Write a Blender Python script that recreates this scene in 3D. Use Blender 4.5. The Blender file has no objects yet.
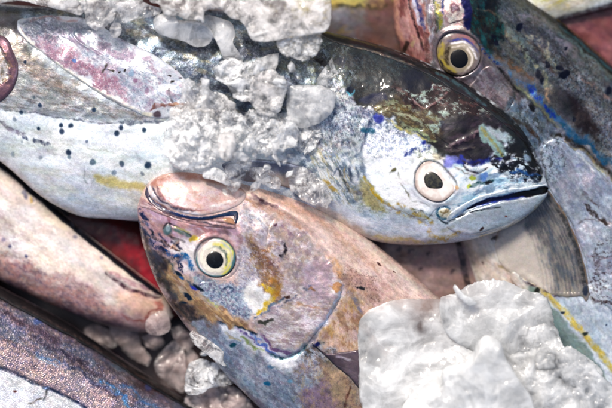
import bpy, math
import numpy as np

# ------------------------------------------------------------------ camera, sky, sun
scene = bpy.context.scene
S = 0.001                                   # one design unit is a millimetre
CX, CY = 306.0, 204.0
def W(x, y, z): return ((x-CX)*S, (CY-y)*S, z*S)

HC, FOCUS = 5.0, 0.104
cam_data = bpy.data.cameras.new("camera"); cam = bpy.data.objects.new("camera", cam_data)
scene.collection.objects.link(cam); scene.camera = cam
cam.location = (0, 0, HC)
cam_data.sensor_width = 36
cam_data.lens = 36*(HC-0.09)/0.612
cam_data.clip_end = 100
cam_data.dof.use_dof = True; cam_data.dof.focus_distance = HC-FOCUS
cam_data.dof.aperture_fstop = 1.1

SUN_EL, SUN_AZ = math.radians(50), math.radians(-22)   # azimuth from +Y, positive to +X
world = bpy.data.worlds.new("World"); scene.world = world; world.use_nodes = True
wn = world.node_tree.nodes; wl = world.node_tree.links
sky = wn.new('ShaderNodeTexSky'); sky.sky_type = 'NISHITA'; sky.sun_disc = False
sky.sun_elevation = SUN_EL; sky.sun_rotation = SUN_AZ
sky.air_density = 1.0; sky.dust_density = 3.0; sky.ozone_density = 0.6
wl.new(sky.outputs[0], wn['Background'].inputs[0]); wn['Background'].inputs[1].default_value = 0.052
sun_data = bpy.data.lights.new("sun", 'SUN'); sun = bpy.data.objects.new("sun", sun_data)
scene.collection.objects.link(sun)
sun_data.energy = 1.5; sun_data.angle = math.radians(12); sun_data.color = (1.0, 0.93, 0.84)
from mathutils import Vector
sd_ = Vector((math.sin(SUN_AZ)*math.cos(SUN_EL), math.cos(SUN_AZ)*math.cos(SUN_EL), math.sin(SUN_EL)))
sun.rotation_euler = sd_.to_track_quat('Z', 'Y').to_euler()
scene.view_settings.view_transform = 'Standard'; scene.view_settings.look = 'None'
scene.view_settings.exposure = 1.38; scene.view_settings.gamma = 1

# ------------------------------------------------------------------ noise fields (spectral)
NF = 1024
_cache = {}
def field(seed, beta=1.2, ax=1.0, lo=1.0):
    k = (seed, beta, ax, lo)
    if k in _cache: return _cache[k]
    r = np.random.default_rng(seed)
    fx = np.fft.fftfreq(NF)*NF; fy = fx[:, None]
    f = np.sqrt((fx[None, :]*ax)**2 + fy**2); f[0, 0] = 1
    amp = 1.0/np.maximum(f, 16*lo)**beta; amp[f < 4] = 0
    g = np.fft.ifft2(np.fft.fft2(r.standard_normal((NF, NF)))*amp).real
    g /= g.std(); _cache[k] = g.astype(np.float32); return _cache[k]
def samp(F, u, v):
    u = u % NF; v = v % NF
    i = np.floor(u).astype(np.int32); j = np.floor(v).astype(np.int32)
    a = u-i; b = v-j; i %= NF; j %= NF; i1 = (i+1) % NF; j1 = (j+1) % NF
    return (F[j, i]*(1-a)+F[j, i1]*a)*(1-b)+(F[j1, i]*(1-a)+F[j1, i1]*a)*b
def noise(X, Y, size, seed=0, rot=0.0, stretch=1.0, beta=1.3):
    """fbm whose largest features are about `size` across; unit variance"""
    c, s = math.cos(rot), math.sin(rot)
    u = (X*c+Y*s)/stretch; v = (-X*s+Y*c)
    k = 32.0/size
    return samp(field(seed, beta), u*k+seed*97.3, v*k+seed*41.7)
def sstep(a, b, x):
    t = np.clip((x-a)/(b-a), 0, 1); return t*t*(3-2*t)
def catmull(p, n=8, closed=False):
    p = np.asarray(p, float); out = []
    N = len(p); rng = range(N if closed else N-1)
    for i in rng:
        if closed: a, b, c, d = p[i-1], p[i], p[(i+1) % N], p[(i+2) % N]
        else: a, b, c, d = p[max(i-1, 0)], p[i], p[i+1], p[min(i+2, N-1)]
        for k in range(n):
            t = k/n
            out.append(0.5*((2*b)+(c-a)*t+(2*a-5*b+4*c-d)*t*t+(3*b-a-3*c+d)*t**3))
    if not closed: out.append(p[-1])
    return np.array(out)
def seg_dist(X, Y, P, closed=False):
    """distance to a polyline and position along it (0..1)"""
    P = np.asarray(P, float); D = np.full(X.shape, 1e9); T = np.zeros(X.shape)
    n = len(P) if closed else len(P)-1
    for i in range(n):
        a = P[i]; b = P[(i+1) % len(P)]; d = b-a; L = d@d+1e-9
        t = np.clip(((X-a[0])*d[0]+(Y-a[1])*d[1])/L, 0, 1)
        q = np.hypot(X-a[0]-t*d[0], Y-a[1]-t*d[1])
        m = q < D; D = np.where(m, q, D); T = np.where(m, (i+t)/n, T)
    return D, T
def inside(X, Y, P):
    r = np.zeros(X.shape, bool); n = len(P); j = n-1
    for i in range(n):
        xi, yi = P[i]; xj, yj = P[j]
        if yi != yj:
            r ^= ((yi > Y) != (yj > Y)) & (X < (xj-xi)*(Y-yi)/(yj-yi)+xi)
        j = i
    return r
def poly_sd(X, Y, P):
    P = np.asarray(P, float)
    lo = P.min(0)-14; hi = P.max(0)+14
    sel = (X > lo[0]) & (X < hi[0]) & (Y > lo[1]) & (Y < hi[1])
    out = np.full(X.shape, -14.0)
    if sel.any():
        x = X[sel]; y = Y[sel]
        d, _ = seg_dist(x, y, P, True); ins = inside(x, y, P)
        out[sel] = np.where(ins, d, -d)
    return out

class Paint:
    def __init__(s, X, Y, base):
        s.X, s.Y = X.ravel(), Y.ravel(); n = s.X.size
        s.C = np.tile(np.array(base, float), (n, 1)); s.Z = np.zeros(n)
        s.M = np.full(n, 0.25); s.R = np.full(n, 0.30)
        s.wx = noise(s.X, s.Y, 14, 3, beta=2); s.wy = noise(s.X, s.Y, 14, 4, beta=2)
        s.fx = noise(s.X, s.Y, 5, 5, beta=1.9); s.fy = noise(s.X, s.Y, 5, 6, beta=1.9)
    def xy(s, warp):
        return s.X+warp*(s.wx+0.5*s.fx), s.Y+warp*(s.wy+0.5*s.fy)
    def apply(s, m, col=None, a=1.0, z=0.0, met=None, ro=None, sel=None):
        idx = slice(None) if sel is None else sel
        m = m*a
        if col is not None:
            s.C[idx] = s.C[idx]*(1-m[:, None])+np.array(col, float)*m[:, None]
        if z: s.Z[idx] += z*m/max(a, 1e-6)
        if met is not None: s.M[idx] = s.M[idx]*(1-m)+met*m
        if ro is not None: s.R[idx] = s.R[idx]*(1-m)+ro*m
    def _sel(s, P, pad):
        P = np.asarray(P, float); lo = P.min(0)-pad; hi = P.max(0)+pad
        return np.nonzero((s.X > lo[0]) & (s.X < hi[0]) & (s.Y > lo[1]) & (s.Y < hi[1]))[0]
    def poly(s, P, col=None, soft=2, a=1, warp=1.0, brk=None, smooth=True, **k):
        if smooth: P = catmull(P, 5, True)
        sel = s._sel(P, soft+warp*4+2)
        if not sel.size: return
        xx, yy = s.xy(warp); x, y = xx[sel], yy[sel]
        d, _ = seg_dist(x, y, P, True); d = np.where(inside(x, y, P), d, -d)
        m = sstep(-soft, soft, d)
        if brk is not None: m = m*s._brk(sel, *brk)
        s.apply(m, col, a, sel=sel, **k)
    def _brk(s, sel, size, thr, seed=9, rot=0, st=1, beta=1.3):
        w = .7 if size > 5 else .5
        return sstep(thr-w, thr+w, noise(s.X[sel], s.Y[sel], size, seed, rot, st, beta+(.35 if size > 5 else 0)))
    def line(s, P, w=1.0, col=None, soft=0.9, a=.95, warp=0.8, brk=None, taper=True, **k):
        if len(P) > 2: P = catmull(P, 5)
        P = np.asarray(P, float)
        sel = s._sel(P, w+soft+warp*4+2)
        if not sel.size: return
        xx, yy = s.xy(warp)
        d, t = seg_dist(xx[sel], yy[sel], P)
        ww = w*(0.35+0.65*np.sqrt(np.clip(4*t*(1-t), 0, 1))) if taper else w
        m = 1-sstep(ww-soft, ww+soft*1.25, d)
        if col is not None: m = m*(.45+.55*sstep(-.9, .5, noise(s.X[sel], s.Y[sel], 5, 13, beta=1.6)))
        if brk is not None: m = m*s._brk(sel, *brk)
        z = k.pop('z', 0); s.apply(m, col, a, sel=sel, **k)
        if z:
            d, t = seg_dist(s.X[sel], s.Y[sel], P); tp = np.sqrt(np.clip(4*t*(1-t), 0, 1)) if taper else 1
            s.Z[sel] += z*tp*np.exp(-(d/(w+.6))**2)
    def blob(s, x, y, rx, ry=None, col=None, rot=0, soft=0.35, a=1, warp=0.7, brk=None, **k):
        ry = ry or rx; R = max(rx, ry)*(1+soft)+warp*4+1
        sel = np.nonzero((abs(s.X-x) < R) & (abs(s.Y-y) < R))[0]
        if not sel.size: return
        xx, yy = s.xy(warp); c, q = math.cos(math.radians(rot)), math.sin(math.radians(rot))
        dx = xx[sel]-x; dy = yy[sel]-y
        d = np.hypot((dx*c+dy*q)/rx, (-dx*q+dy*c)/ry)
        m = 1-sstep(1-soft, 1+soft, d)
        if brk is not None: m = m*s._brk(sel, *brk)
        s.apply(m, col, a, sel=sel, **k)
    def mottle(s, P, cols, size, thr=0.3, seed=20, a=0.8, rot=0, st=1, soft=6, beta=1.3, z=0):
        for i, c in enumerate(cols):
            s.poly(P, c, soft=soft, a=a*(.9 if size > 4 else .68), warp=3, brk=(size, thr, seed+i, rot, st, beta), z=z)

def lin(c):
    c = np.clip(c, 0, 1); g = c.mean(-1, keepdims=True); c = np.clip(g+(c-g)*SAT, 0, 1); return np.where(c <= 0.04045, c/12.92, ((c+0.055)/1.055)**2.4)**1.14
ALB = 0.93; SAT = 0.84

# ------------------------------------------------------------------ materials
def nt(name):
    m = bpy.data.materials.new(name); m.use_nodes = True
    n = m.node_tree.nodes; return m, n, m.node_tree.links, n['Principled BSDF']
def skin_mat(name, bump=0.16, size=900, scale_bump=0.0, coat=0.3, tint=0.08, cell=0.92):
    m, n, l, b = nt(name)
    at = n.new('ShaderNodeAttribute'); at.attribute_name = 'Col'
    am = n.new('ShaderNodeAttribute'); am.attribute_name = 'Met'
    ar = n.new('ShaderNodeAttribute'); ar.attribute_name = 'Rgh'
    tc = n.new('ShaderNodeTexCoord')
    nz = n.new('ShaderNodeTexNoise'); nz.inputs['Scale'].default_value = size
    nz.inputs['Detail'].default_value = 6; nz.inputs['Roughness'].default_value = 0.65
    l.new(tc.outputs['Object'], nz.inputs['Vector'])
    n2 = n.new('ShaderNodeTexNoise'); n2.inputs['Scale'].default_value = size*0.28
    n2.inputs['Detail'].default_value = 5; l.new(tc.outputs['Object'], n2.inputs['Vector'])
    nlow = n.new('ShaderNodeTexNoise'); nlow.inputs['Scale'].default_value = 130; nlow.inputs['Detail'].default_value = 2; l.new(tc.outputs['Object'], nlow.inputs['Vector'])
    # colour broken up a little: value and slight iridescent hue shifts of the guanine
    mr = n.new('ShaderNodeMapRange'); mr.inputs[1].default_value = 0.3; mr.inputs[2].default_value = 0.7
    mr.inputs[3].default_value = 0.88; mr.inputs[4].default_value = 1.10
    l.new(nz.outputs['Fac'], mr.inputs[0])
    mul = n.new('ShaderNodeMix'); mul.data_type = 'RGBA'; mul.blend_type = 'MULTIPLY'; mul.inputs[0].default_value = 1
    l.new(at.outputs['Color'], mul.inputs[6]); l.new(mr.outputs[0], mul.inputs[7])
    hue = n.new('ShaderNodeMix'); hue.data_type = 'RGBA'; hue.blend_type = 'SOFT_LIGHT'; hue.inputs[0].default_value = tint*2.2
    l.new(mul.outputs[2], hue.inputs[6]); l.new(n2.outputs['Color'], hue.inputs[7])
    l.new(hue.outputs[2], b.inputs['Base Color'])
    l.new(am.outputs['Fac'], b.inputs['Metallic'])
    rr = n.new('ShaderNodeMath'); rr.operation = 'MULTIPLY_ADD'; rr.inputs[1].default_value = 0.35
    l.new(n2.outputs['Fac'], rr.inputs[0])
    ra = n.new('ShaderNodeMath'); ra.operation = 'SUBTRACT'; ra.inputs[1].default_value = 0.17
    l.new(ar.outputs['Fac'], ra.inputs[0]); l.new(ra.outputs[0], rr.inputs[2]); l.new(rr.outputs[0], b.inputs['Roughness'])
    bp = n.new('ShaderNodeBump'); bp.inputs['Strength'].default_value = bump; bp.inputs['Distance'].default_value = 0.0012
    l.new(nz.outputs['Fac'], bp.inputs['Height'])
    last = bp
    if scale_bump:
        vo = n.new('ShaderNodeTexVoronoi'); vo.feature = 'DISTANCE_TO_EDGE'; vo.inputs['Scale'].default_value = 620
        mp = n.new('ShaderNodeMapping'); mp.inputs['Scale'].default_value = (0.7, 1.0, 1.0); mp.inputs['Rotation'].default_value = (0, 0, 0.5)
        l.new(tc.outputs['Object'], mp.inputs[0]); l.new(mp.outputs[0], vo.inputs['Vector'])
        b2 = n.new('ShaderNodeBump'); b2.inputs['Strength'].default_value = scale_bump; b2.inputs['Distance'].default_value = 0.0009
        sm = n.new('ShaderNodeMapRange'); sm.inputs[1].default_value = 0.0; sm.inputs[2].default_value = 0.22; sm.inputs[3].default_value = cell; sm.inputs[4].default_value = 1.04
        l.new(vo.outputs['Distance'], sm.inputs[0]); mm = n.new('ShaderNodeMix'); mm.data_type = 'RGBA'; mm.blend_type = 'MULTIPLY'; mm.inputs[0].default_value = 1
        l.new(hue.outputs[2], mm.inputs[6]); l.new(sm.outputs[0], mm.inputs[7]); l.new(mm.outputs[2], b.inputs['Base Color'])
        l.new(vo.outputs['Distance'], b2.inputs['Height']); l.new(bp.outputs[0], b2.inputs['Normal']); last = b2
    l.new(last.outputs[0], b.inputs['Normal'])
    b.inputs['Coat Weight'].default_value = coat; b.inputs['Coat Roughness'].default_value = 0.07
    b3 = n.new('ShaderNodeBump'); b3.inputs['Strength'].default_value = 0.3; b3.inputs['Distance'].default_value = 0.003
    l.new(nlow.outputs['Fac'], b3.inputs['Height']); l.new(b3.outputs[0], b.inputs['Coat Normal'])
    b.inputs['IOR'].default_value = 1.28
    return m
SKIN = skin_mat('wet_fish_skin', scale_bump=0.10, bump=0.06, coat=.42)
SKIN_SOFT = skin_mat('soft_fish_skin', bump=0.06, size=500, coat=0.5, tint=0.07)
SKIN_SCALE = skin_mat('scaly_fish_skin', bump=0.25, size=800, scale_bump=0.7, coat=0.45, cell=0.76)
def eye_mat():
    m, n, l, b = nt('wet_eye')
    at = n.new('ShaderNodeAttribute'); at.attribute_name = 'Col'
    l.new(at.outputs['Color'], b.inputs['Base Color'])
    b.inputs['Roughness'].default_value = 0.25; b.inputs['Coat Weight'].default_value = 0.6; b.inputs['Coat Roughness'].default_value = 0.015; b.inputs['Coat IOR'].default_value = 1.36; b.inputs['Specular IOR Level'].default_value = 0.25
    tc = n.new('ShaderNodeTexCoord'); nz = n.new('ShaderNodeTexNoise'); nz.inputs['Scale'].default_value = 500; nz.inputs['Detail'].default_value = 5
    l.new(tc.outputs['Object'], nz.inputs['Vector'])
    bp = n.new('ShaderNodeBump'); bp.inputs['Strength'].default_value = 0.15; bp.inputs['Distance'].default_value = 0.001
    l.new(nz.outputs['Fac'], bp.inputs['Height']); l.new(bp.outputs[0], b.inputs['Normal'])
    return m
EYE = eye_mat()
def ice_mat(name, col, milk_lo, milk_hi, rough=0.12, bump=0.5, size=160, sss=0.02, crack=0.35):
    """frozen water: clear glass-like ice with clouds of trapped air, under a wet skin"""
    m, n, l, b = nt(name)
    out = n['Material Output']
    b.inputs['Base Color'].default_value = (*col, 1)
    b.inputs['Roughness'].default_value = 0.35
    b.inputs['Subsurface Weight'].default_value = 1.0
    b.inputs['Subsurface Scale'].default_value = sss
    b.inputs['Subsurface Radius'].default_value = (1.0, 0.97, 0.95)
    b.inputs['IOR'].default_value = 1.31
    b.inputs['Coat Weight'].default_value = 1.0; b.inputs['Coat Roughness'].default_value = 0.06; b.inputs['Coat IOR'].default_value = 1.33
    g = n.new('ShaderNodeBsdfPrincipled'); g.inputs['Base Color'].default_value = (0.97, 0.97, 0.98, 1)
    g.inputs['Transmission Weight'].default_value = 1; g.inputs['Roughness'].default_value = rough; g.inputs['IOR'].default_value = 1.31
    # thin ice lets most of the daylight straight through
    tr = n.new('ShaderNodeBsdfTransparent'); tr.inputs[0].default_value = (0.93, 0.94, 0.95, 1)
    gl = n.new('ShaderNodeBsdfGlossy'); gl.inputs['Roughness'].default_value = 0.06
    fn = n.new('ShaderNodeFresnel'); fn.inputs['IOR'].default_value = 1.4
    thin = n.new('ShaderNodeMixShader'); l.new(fn.outputs[0], thin.inputs[0]); l.new(tr.outputs[0], thin.inputs[1]); l.new(gl.outputs[0], thin.inputs[2])
    clear = n.new('ShaderNodeMixShader'); clear.inputs[0].default_value = 0.6
    l.new(g.outputs[0], clear.inputs[1]); l.new(thin.outputs[0], clear.inputs[2])
    tc = n.new('ShaderNodeTexCoord')
    def noise_node(sc, det, ro, dist=0):
        t = n.new('ShaderNodeTexNoise'); t.inputs['Scale'].default_value = sc; t.inputs['Detail'].default_value = det
        t.inputs['Roughness'].default_value = ro; t.inputs['Distortion'].default_value = dist
        l.new(tc.outputs['Object'], t.inputs['Vector']); return t
    a = noise_node(size*0.4, 6, 0.62, 1.2); c = noise_node(size, 4, 0.5)
    v = n.new('ShaderNodeTexVoronoi'); v.feature = 'DISTANCE_TO_EDGE'; v.inputs['Scale'].default_value = size*0.5
    ad = n.new('ShaderNodeVectorMath'); ad.operation = 'MULTIPLY_ADD'; ad.inputs[1].default_value = (.02, .02, .02)
    l.new(c.outputs['Color'], ad.inputs[0]); l.new(tc.outputs['Object'], ad.inputs[2]); l.new(ad.outputs[0], v.inputs['Vector'])
    mr = n.new('ShaderNodeMapRange'); mr.inputs[1].default_value = 0.42; mr.inputs[2].default_value = 0.58
    mr.inputs[3].default_value = milk_lo; mr.inputs[4].default_value = milk_hi; l.new(a.outputs['Fac'], mr.inputs[0])
    # thin white fracture planes
    fr = n.new('ShaderNodeMapRange'); fr.inputs[1].default_value = 0.0; fr.inputs[2].default_value = 0.05
    fr.inputs[3].default_value = crack; fr.inputs[4].default_value = 0.0; l.new(v.outputs['Distance'], fr.inputs[0])
    sm = n.new('ShaderNodeMath'); sm.operation = 'ADD'; sm.use_clamp = True; l.new(mr.outputs[0], sm.inputs[0]); l.new(fr.outputs[0], sm.inputs[1])
    b1 = n.new('ShaderNodeBump'); b1.inputs['Strength'].default_value = bump; b1.inputs['Distance'].default_value = 0.002; l.new(c.outputs['Fac'], b1.inputs['Height'])
    for q in (b, g): l.new(b1.outputs[0], q.inputs['Normal'])
    l.new(b1.outputs[0], b.inputs['Coat Normal']); l.new(b1.outputs[0], gl.inputs['Normal']); l.new(b1.outputs[0], fn.inputs['Normal'])
    mx = n.new('ShaderNodeMixShader'); l.new(sm.outputs[0], mx.inputs[0]); l.new(clear.outputs[0], mx.inputs[1]); l.new(b.outputs[0], mx.inputs[2])
    l.new(mx.outputs[0], out.inputs['Surface'])
    return m
ICE_MILK = ice_mat('milky_ice', (0.715, 0.725, 0.73), 0.55, 0.92, rough=0.2, bump=0.05, size=60, sss=0.02, crack=0.1)
ICE_CLOUD = ice_mat('cloudy_ice', (0.84, 0.81, 0.79), 0.10, 0.78, rough=.05, bump=0.14, size=130, sss=.006)
ICE_CRUSH = ice_mat('crushed_ice', (0.93, 0.93, 0.94), 0.06, 0.82, rough=0.03, bump=0.22, size=170, sss=.005)
ICE_CLEAR = ice_mat('clear_ice', (0.90, 0.90, 0.92), 0.02, 0.45, rough=0.03, bump=0.16, size=140, sss=.005)
ICE_SHADED = ice_mat('pinkish_shaded_ice', (0.62, 0.50, 0.48), 0.12, 0.50, rough=0.08, bump=0.10, size=110, sss=.006, crack=.1)  # pink light from the surroundings and pocket dimness put into the base colour
ICE_SMOOTH = ice_mat('smooth_ice', (0.86, 0.86, 0.87), 0.22, 0.62, rough=0.08, bump=0.08, size=90, sss=.006, crack=0.08)

# ------------------------------------------------------------------ mesh plumbing
def link_mesh(name, co, quads, mat, parent=None, col=None, met=None, rgh=None, tris=None, closed=False):
    me = bpy.data.meshes.new(name)
    co = np.asarray(co, np.float32); quads = np.asarray(quads); nq = len(quads); ntri = 0 if tris is None else len(tris)
    A, B, C_, D = (co[quads[:, i]].astype(float) for i in range(4))
    nrm = np.cross(C_-A, D-B)
    sgn = (nrm*((A+B+C_+D)/4-co.mean(0))).sum() if closed else nrm[:, 2].sum()
    if sgn < 0: quads = quads[:, ::-1]
    if tris is not None and sgn < 0: tris = np.asarray(tris)[:, ::-1]
    me.vertices.add(len(co)); me.vertices.foreach_set('co', co.ravel())
    loops = np.asarray(quads, np.int32).ravel()
    starts = np.arange(nq, dtype=np.int32)*4
    if ntri:
        loops = np.concatenate([loops, np.asarray(tris, np.int32).ravel()])
        starts = np.concatenate([starts, nq*4+np.arange(ntri, dtype=np.int32)*3])
    me.loops.add(len(loops)); me.loops.foreach_set('vertex_index', loops.astype(np.int32))
    me.polygons.add(nq+ntri); me.polygons.foreach_set('loop_start', starts.astype(np.int32))
    me.update(calc_edges=True); me.validate()
    me.polygons.foreach_set('use_smooth', np.ones(len(me.polygons), bool))
    if col is not None:
        c = np.ones((len(co), 4), np.float32); c[:, :3] = lin(col)*ALB
        a = me.attributes.new('Col', 'FLOAT_COLOR', 'POINT'); a.data.foreach_set('color', c.ravel())
        for nm, v in (('Met', met), ('Rgh', rgh)):
            if v is not None:
                a = me.attributes.new(nm, 'FLOAT', 'POINT'); a.data.foreach_set('value', np.asarray(v, np.float32))
    me.materials.append(mat)
    o = bpy.data.objects.new(name, me); scene.collection.objects.link(o)
    if parent is not None: o.parent = parent
    return o
def thing(name, label, cat, group=None):
    o = bpy.data.objects.new(name, None); scene.collection.objects.link(o); o.empty_display_size = 0.02
    o['label'] = label; o['category'] = cat
    if group: o['group'] = group
    return o
def grid_quads(nu, nv, wrap=False):
    i = np.arange(nu-1)[:, None]; j = np.arange(nv if wrap else nv-1)[None, :]; j1 = (j+1) % nv
    return np.stack([i*nv+j, i*nv+j1, (i+1)*nv+j1, (i+1)*nv+j], -1).reshape(-1, 4)

class Fish:
    """closed body lying on its side: two outline curves and a thickness along the axis"""
    def __init__(s, label, ang, upper, lower, zc, T, R=90, paint=None, base=(.7, .7, .7), mat=SKIN, step=0.58,
                 p=2.2, tip=True, vis=None, low=0.9, rough_amp=0.25):
        s.c, s.q = math.cos(math.radians(ang)), math.sin(math.radians(ang))
        s.paintf, s.base, s.mat, s.R, s.p, s.tip, s.ra = paint, base, mat, R, p, tip, rough_amp
        def st(P):
            P = catmull(P, 12); a = P[:, 0]*s.c+P[:, 1]*s.q; b = -P[:, 0]*s.q+P[:, 1]*s.c
            k = np.argsort(a); return a[k], b[k]
        s.us, s.ut = st(upper); s.ls, s.lt = st(lower)
        if s.ut.mean() > s.lt.mean(): s.us, s.ut, s.ls, s.lt = s.ls, s.lt, s.us, s.ut
        s.smax = max(s.us[-1], s.ls[-1]); s.smin = max(s.us[0], s.ls[0])
        zs = np.array(zc, float); s.zs, s.zz = zs[:, 0], zs[:, 1]
        ts = np.array(T, float); s.Ts, s.Tt = ts[:, 0], ts[:, 1]
        s.root = thing('fish', label, 'fish', 'fish piled in the ice')
        # samples along the axis
        L = s.smax-s.smin; k = np.linspace(0, 1, 70)**2*18
        if tip: sv = np.concatenate([s.smax-k, np.arange(s.smax-18-step, s.smin, -step)])
        else:   sv = np.arange(s.smax, s.smin, -step)
        wid = np.max(s.wt(sv)[1]-s.wt(sv)[0]); nv = int(wid/step*1.15)
        ph = np.concatenate([np.linspace(-np.pi/2, np.pi/2, nv), np.linspace(np.pi/2, 3*np.pi/2, 26)[1:-1]])
        v = np.sin(ph)[None, :]; top = (np.arange(len(ph)) < nv)[None, :]
        t0, t1 = s.wt(sv); t0 = t0[:, None]; t1 = t1[:, None]
        t = (t0+t1)/2+v*(t1-t0)/2; ss = np.repeat(sv[:, None], t.shape[1], 1)
        x = ss*s.c-t*s.q; y = ss*s.q+t*s.c
        Tn = s.thick(sv)[:, None]; zc_ = np.interp(sv, s.zs, s.zz)[:, None]
        prof = (1-np.abs(v)**s.p).clip(0)**0.5
        zt = zc_+np.where(top, Tn*prof, -Tn*low*prof)
        P = s.paint(x[:, :nv], y[:, :nv])
        n, mcol = len(sv), t.shape[1]
        fade = (1-np.abs(v[:, :nv])**10)
        Cc = np.zeros((n, mcol, 3)); Mt = np.zeros((n, mcol)); Rg = np.zeros((n, mcol))
        Cc[:, :nv] = P.C.reshape(n, nv, 3); Mt[:, :nv] = P.M.reshape(n, nv); Rg[:, :nv] = P.R.reshape(n, nv)
        Cc[:, nv:] = Cc[:, [0]]*0.5+Cc[:, [nv-1]]*0.5; Mt[:, nv:] = .2; Rg[:, nv:] = .35
        zt[:, :nv] += P.Z.reshape(n, nv)*fade
        co = np.stack(W(x, y, zt), -1).reshape(-1, 3)
        s.body = link_mesh('body', co, grid_quads(n, mcol, True), mat, s.root, Cc.reshape(-1, 3), Mt.ravel(), Rg.ravel(), closed=True)
    def wt(s, sv): return np.interp(sv, s.us, s.ut), np.interp(sv, s.ls, s.lt)
    def thick(s, sv):
        T = np.interp(sv, s.Ts, s.Tt)
        if s.tip:
            k = np.clip((s.smax-sv)/s.R, 0, 1); T = T*np.sqrt(np.clip(1-(1-k)**2, 0, 1))
        return T
    def paint(s, X, Y):
        P = Paint(X, Y, s.base)
        if s.paintf: s.paintf(P)
        P.M = np.clip(P.M*1.7, 0, .62)
        P.Z += s.ra*.7*noise(P.X, P.Y, 12, 33, beta=2.4)+s.ra*3.4*noise(P.X, P.Y, 40, 34, beta=2.6)
        rt = math.atan2(s.q, s.c)
        v = 1+.035*noise(P.X, P.Y, 8, 41, rt, 3.0, 1.8)+.035*noise(P.X, P.Y, 2.2, 42, rt, 1.6, 1.4)
        P.C = P.C*v[:, None]
        h1 = noise(P.X, P.Y, 16, 43, rt, 2.0, 1.5)[:, None]; h2 = noise(P.X, P.Y, 9, 44, rt, 2.5, 1.4)[:, None]
        P.C = P.C+h1*np.array([.007, -.001, -.010])+h2*np.array([.004, -.003, .003])
        P.C = np.clip(P.C, 0, 1); return P
    def z0(s, X, Y):
        sv = X*s.c+Y*s.q; t = -X*s.q+Y*s.c; t0, t1 = s.wt(sv)
        v = np.clip((2*t-t0-t1)/np.maximum(t1-t0, 1e-3), -1, 1)
        return np.interp(sv, s.zs, s.zz)+s.thick(sv)*(1-np.abs(v)**s.p).clip(0)**0.5, v
    def patch(s, name, poly, h=1.2, w=2.0, extra=None, step=0.5, mat=None, label=None, parent=None, smooth=True, wfun=None):
        """a plate or fin lying on the skin: rises from it at its own rim"""
        P0 = catmull(poly, 6, True) if smooth else np.asarray(poly, float)
        lo = P0.min(0)-2; hi = P0.max(0)+2
        xs = np.arange(lo[0], hi[0], step); ys = np.arange(lo[1], hi[1], step)
        X, Y = np.meshgrid(xs, ys, indexing='ij'); P = s.paint(X, Y)
        if extra: extra(P)
        wob = 0.35*noise(P.X, P.Y, 14, 51, beta=2.2)
        sd = poly_sd(P.X, P.Y, P0)+wob
        z, v = s.z0(P.X, P.Y)
        z = z+P.Z*(1-np.abs(v)**10)
        k = np.clip(sd/w, -1, 1); rise = np.where(k > 0, h*np.sqrt(np.clip(1-(1-k)**2, 0, 1)), h*2*k)
        if wfun is not None: rise = rise+wfun(P.X, P.Y)*np.clip(k, 0, 1)
        z = z+rise
        keep = ((sd > -1.2) & (np.abs(v) < 0.999)).reshape(X.shape)
        cell = keep[:-1, :-1] & keep[1:, :-1] & keep[1:, 1:] & keep[:-1, 1:]
        q = grid_quads(*X.shape)[cell.ravel()]
        used = np.unique(q); remap = -np.ones(X.size, int); remap[used] = np.arange(len(used)); q = remap[q]
        co = np.stack(W(P.X, P.Y, z), -1)[used]
        # close it underneath
        o = link_mesh(name, co, q[:, ::-1] if False else q, mat or s.mat, parent or s.root, np.clip(P.C, 0, 1)[used], P.M[used], P.R[used])
        if label: o['label'] = label
        return o
    def eye(s, outline, pupil, zoff, dome, paintf, pupil_col=(.03, .03, .04), label=None, pupil_dome=1.5, pupil_paint=None):
        def disc(name, P, z, dome, pf, parent, flat):
            P = catmull(P, 10, True); c = P.mean(0); nr = 50; na = len(P)
            r = np.linspace(0, 1, nr)[:, None]; X = c[0]+(P[:, 0]-c[0])[None]*r; Y = c[1]+(P[:, 1]-c[1])[None]*r
            pt = Paint(X, Y, (.85, .8, .75)); pf(pt)
            Z = z+dome*np.sqrt(np.clip(1-r**flat, 0, 1))+0*X
            Z[-1] -= 3.0
            Z = Z+pt.Z.reshape(Z.shape)
            co = np.stack(W(X, Y, Z), -1).reshape(-1, 3)
            return link_mesh(name, co, grid_quads(nr, na, True), EYE, parent, np.clip(pt.C, 0, 1))
        cx, cy = np.mean(outline, 0); zb = float(s.z0(np.array([cx]), np.array([cy]))[0][0])+zoff
        e = disc('eye', outline, zb, dome, paintf, s.root, 2.6)
        px, py = np.mean(pupil, 0)
        disc('pupil', pupil, zb+dome*0.78, pupil_dome, pupil_paint or (lambda p: p.apply(np.ones(p.X.size), pupil_col)), e, 2.0)
        return e
def oval(cx, cy, rx, ry=None, rot=0, n=14):
    ry = ry or rx; a = np.linspace(0, 2*np.pi, n, endpoint=False); r = math.radians(rot)
    return [(cx+rx*math.cos(t)*math.cos(r)-ry*math.sin(t)*math.sin(r), cy+rx*math.cos(t)*math.sin(r)+ry*math.sin(t)*math.cos(r)) for t in a]

def ring_up(p, outline):
    """the skin swells round the eye and folds in at its rim"""
    P = catmull(outline, 8, True); sel = p._sel(P, 10)
    if not sel.size: return
    d, _ = seg_dist(p.X[sel], p.Y[sel], P, True); ins = inside(p.X[sel], p.Y[sel], P); sd = np.where(ins, -d, d)
    p.Z[sel] += np.where(ins, -1.0*sstep(0, 2.5, d), 1.7*np.exp(-((sd-2.0)/2.6)**2)); m = np.exp(-(d/1.0)**2)*.45
    p.C[sel] = p.C[sel]*(1-m[:, None])+np.array([.22, .19, .20])*m[:, None]  # crease shade round the eye painted into the skin colour
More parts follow.
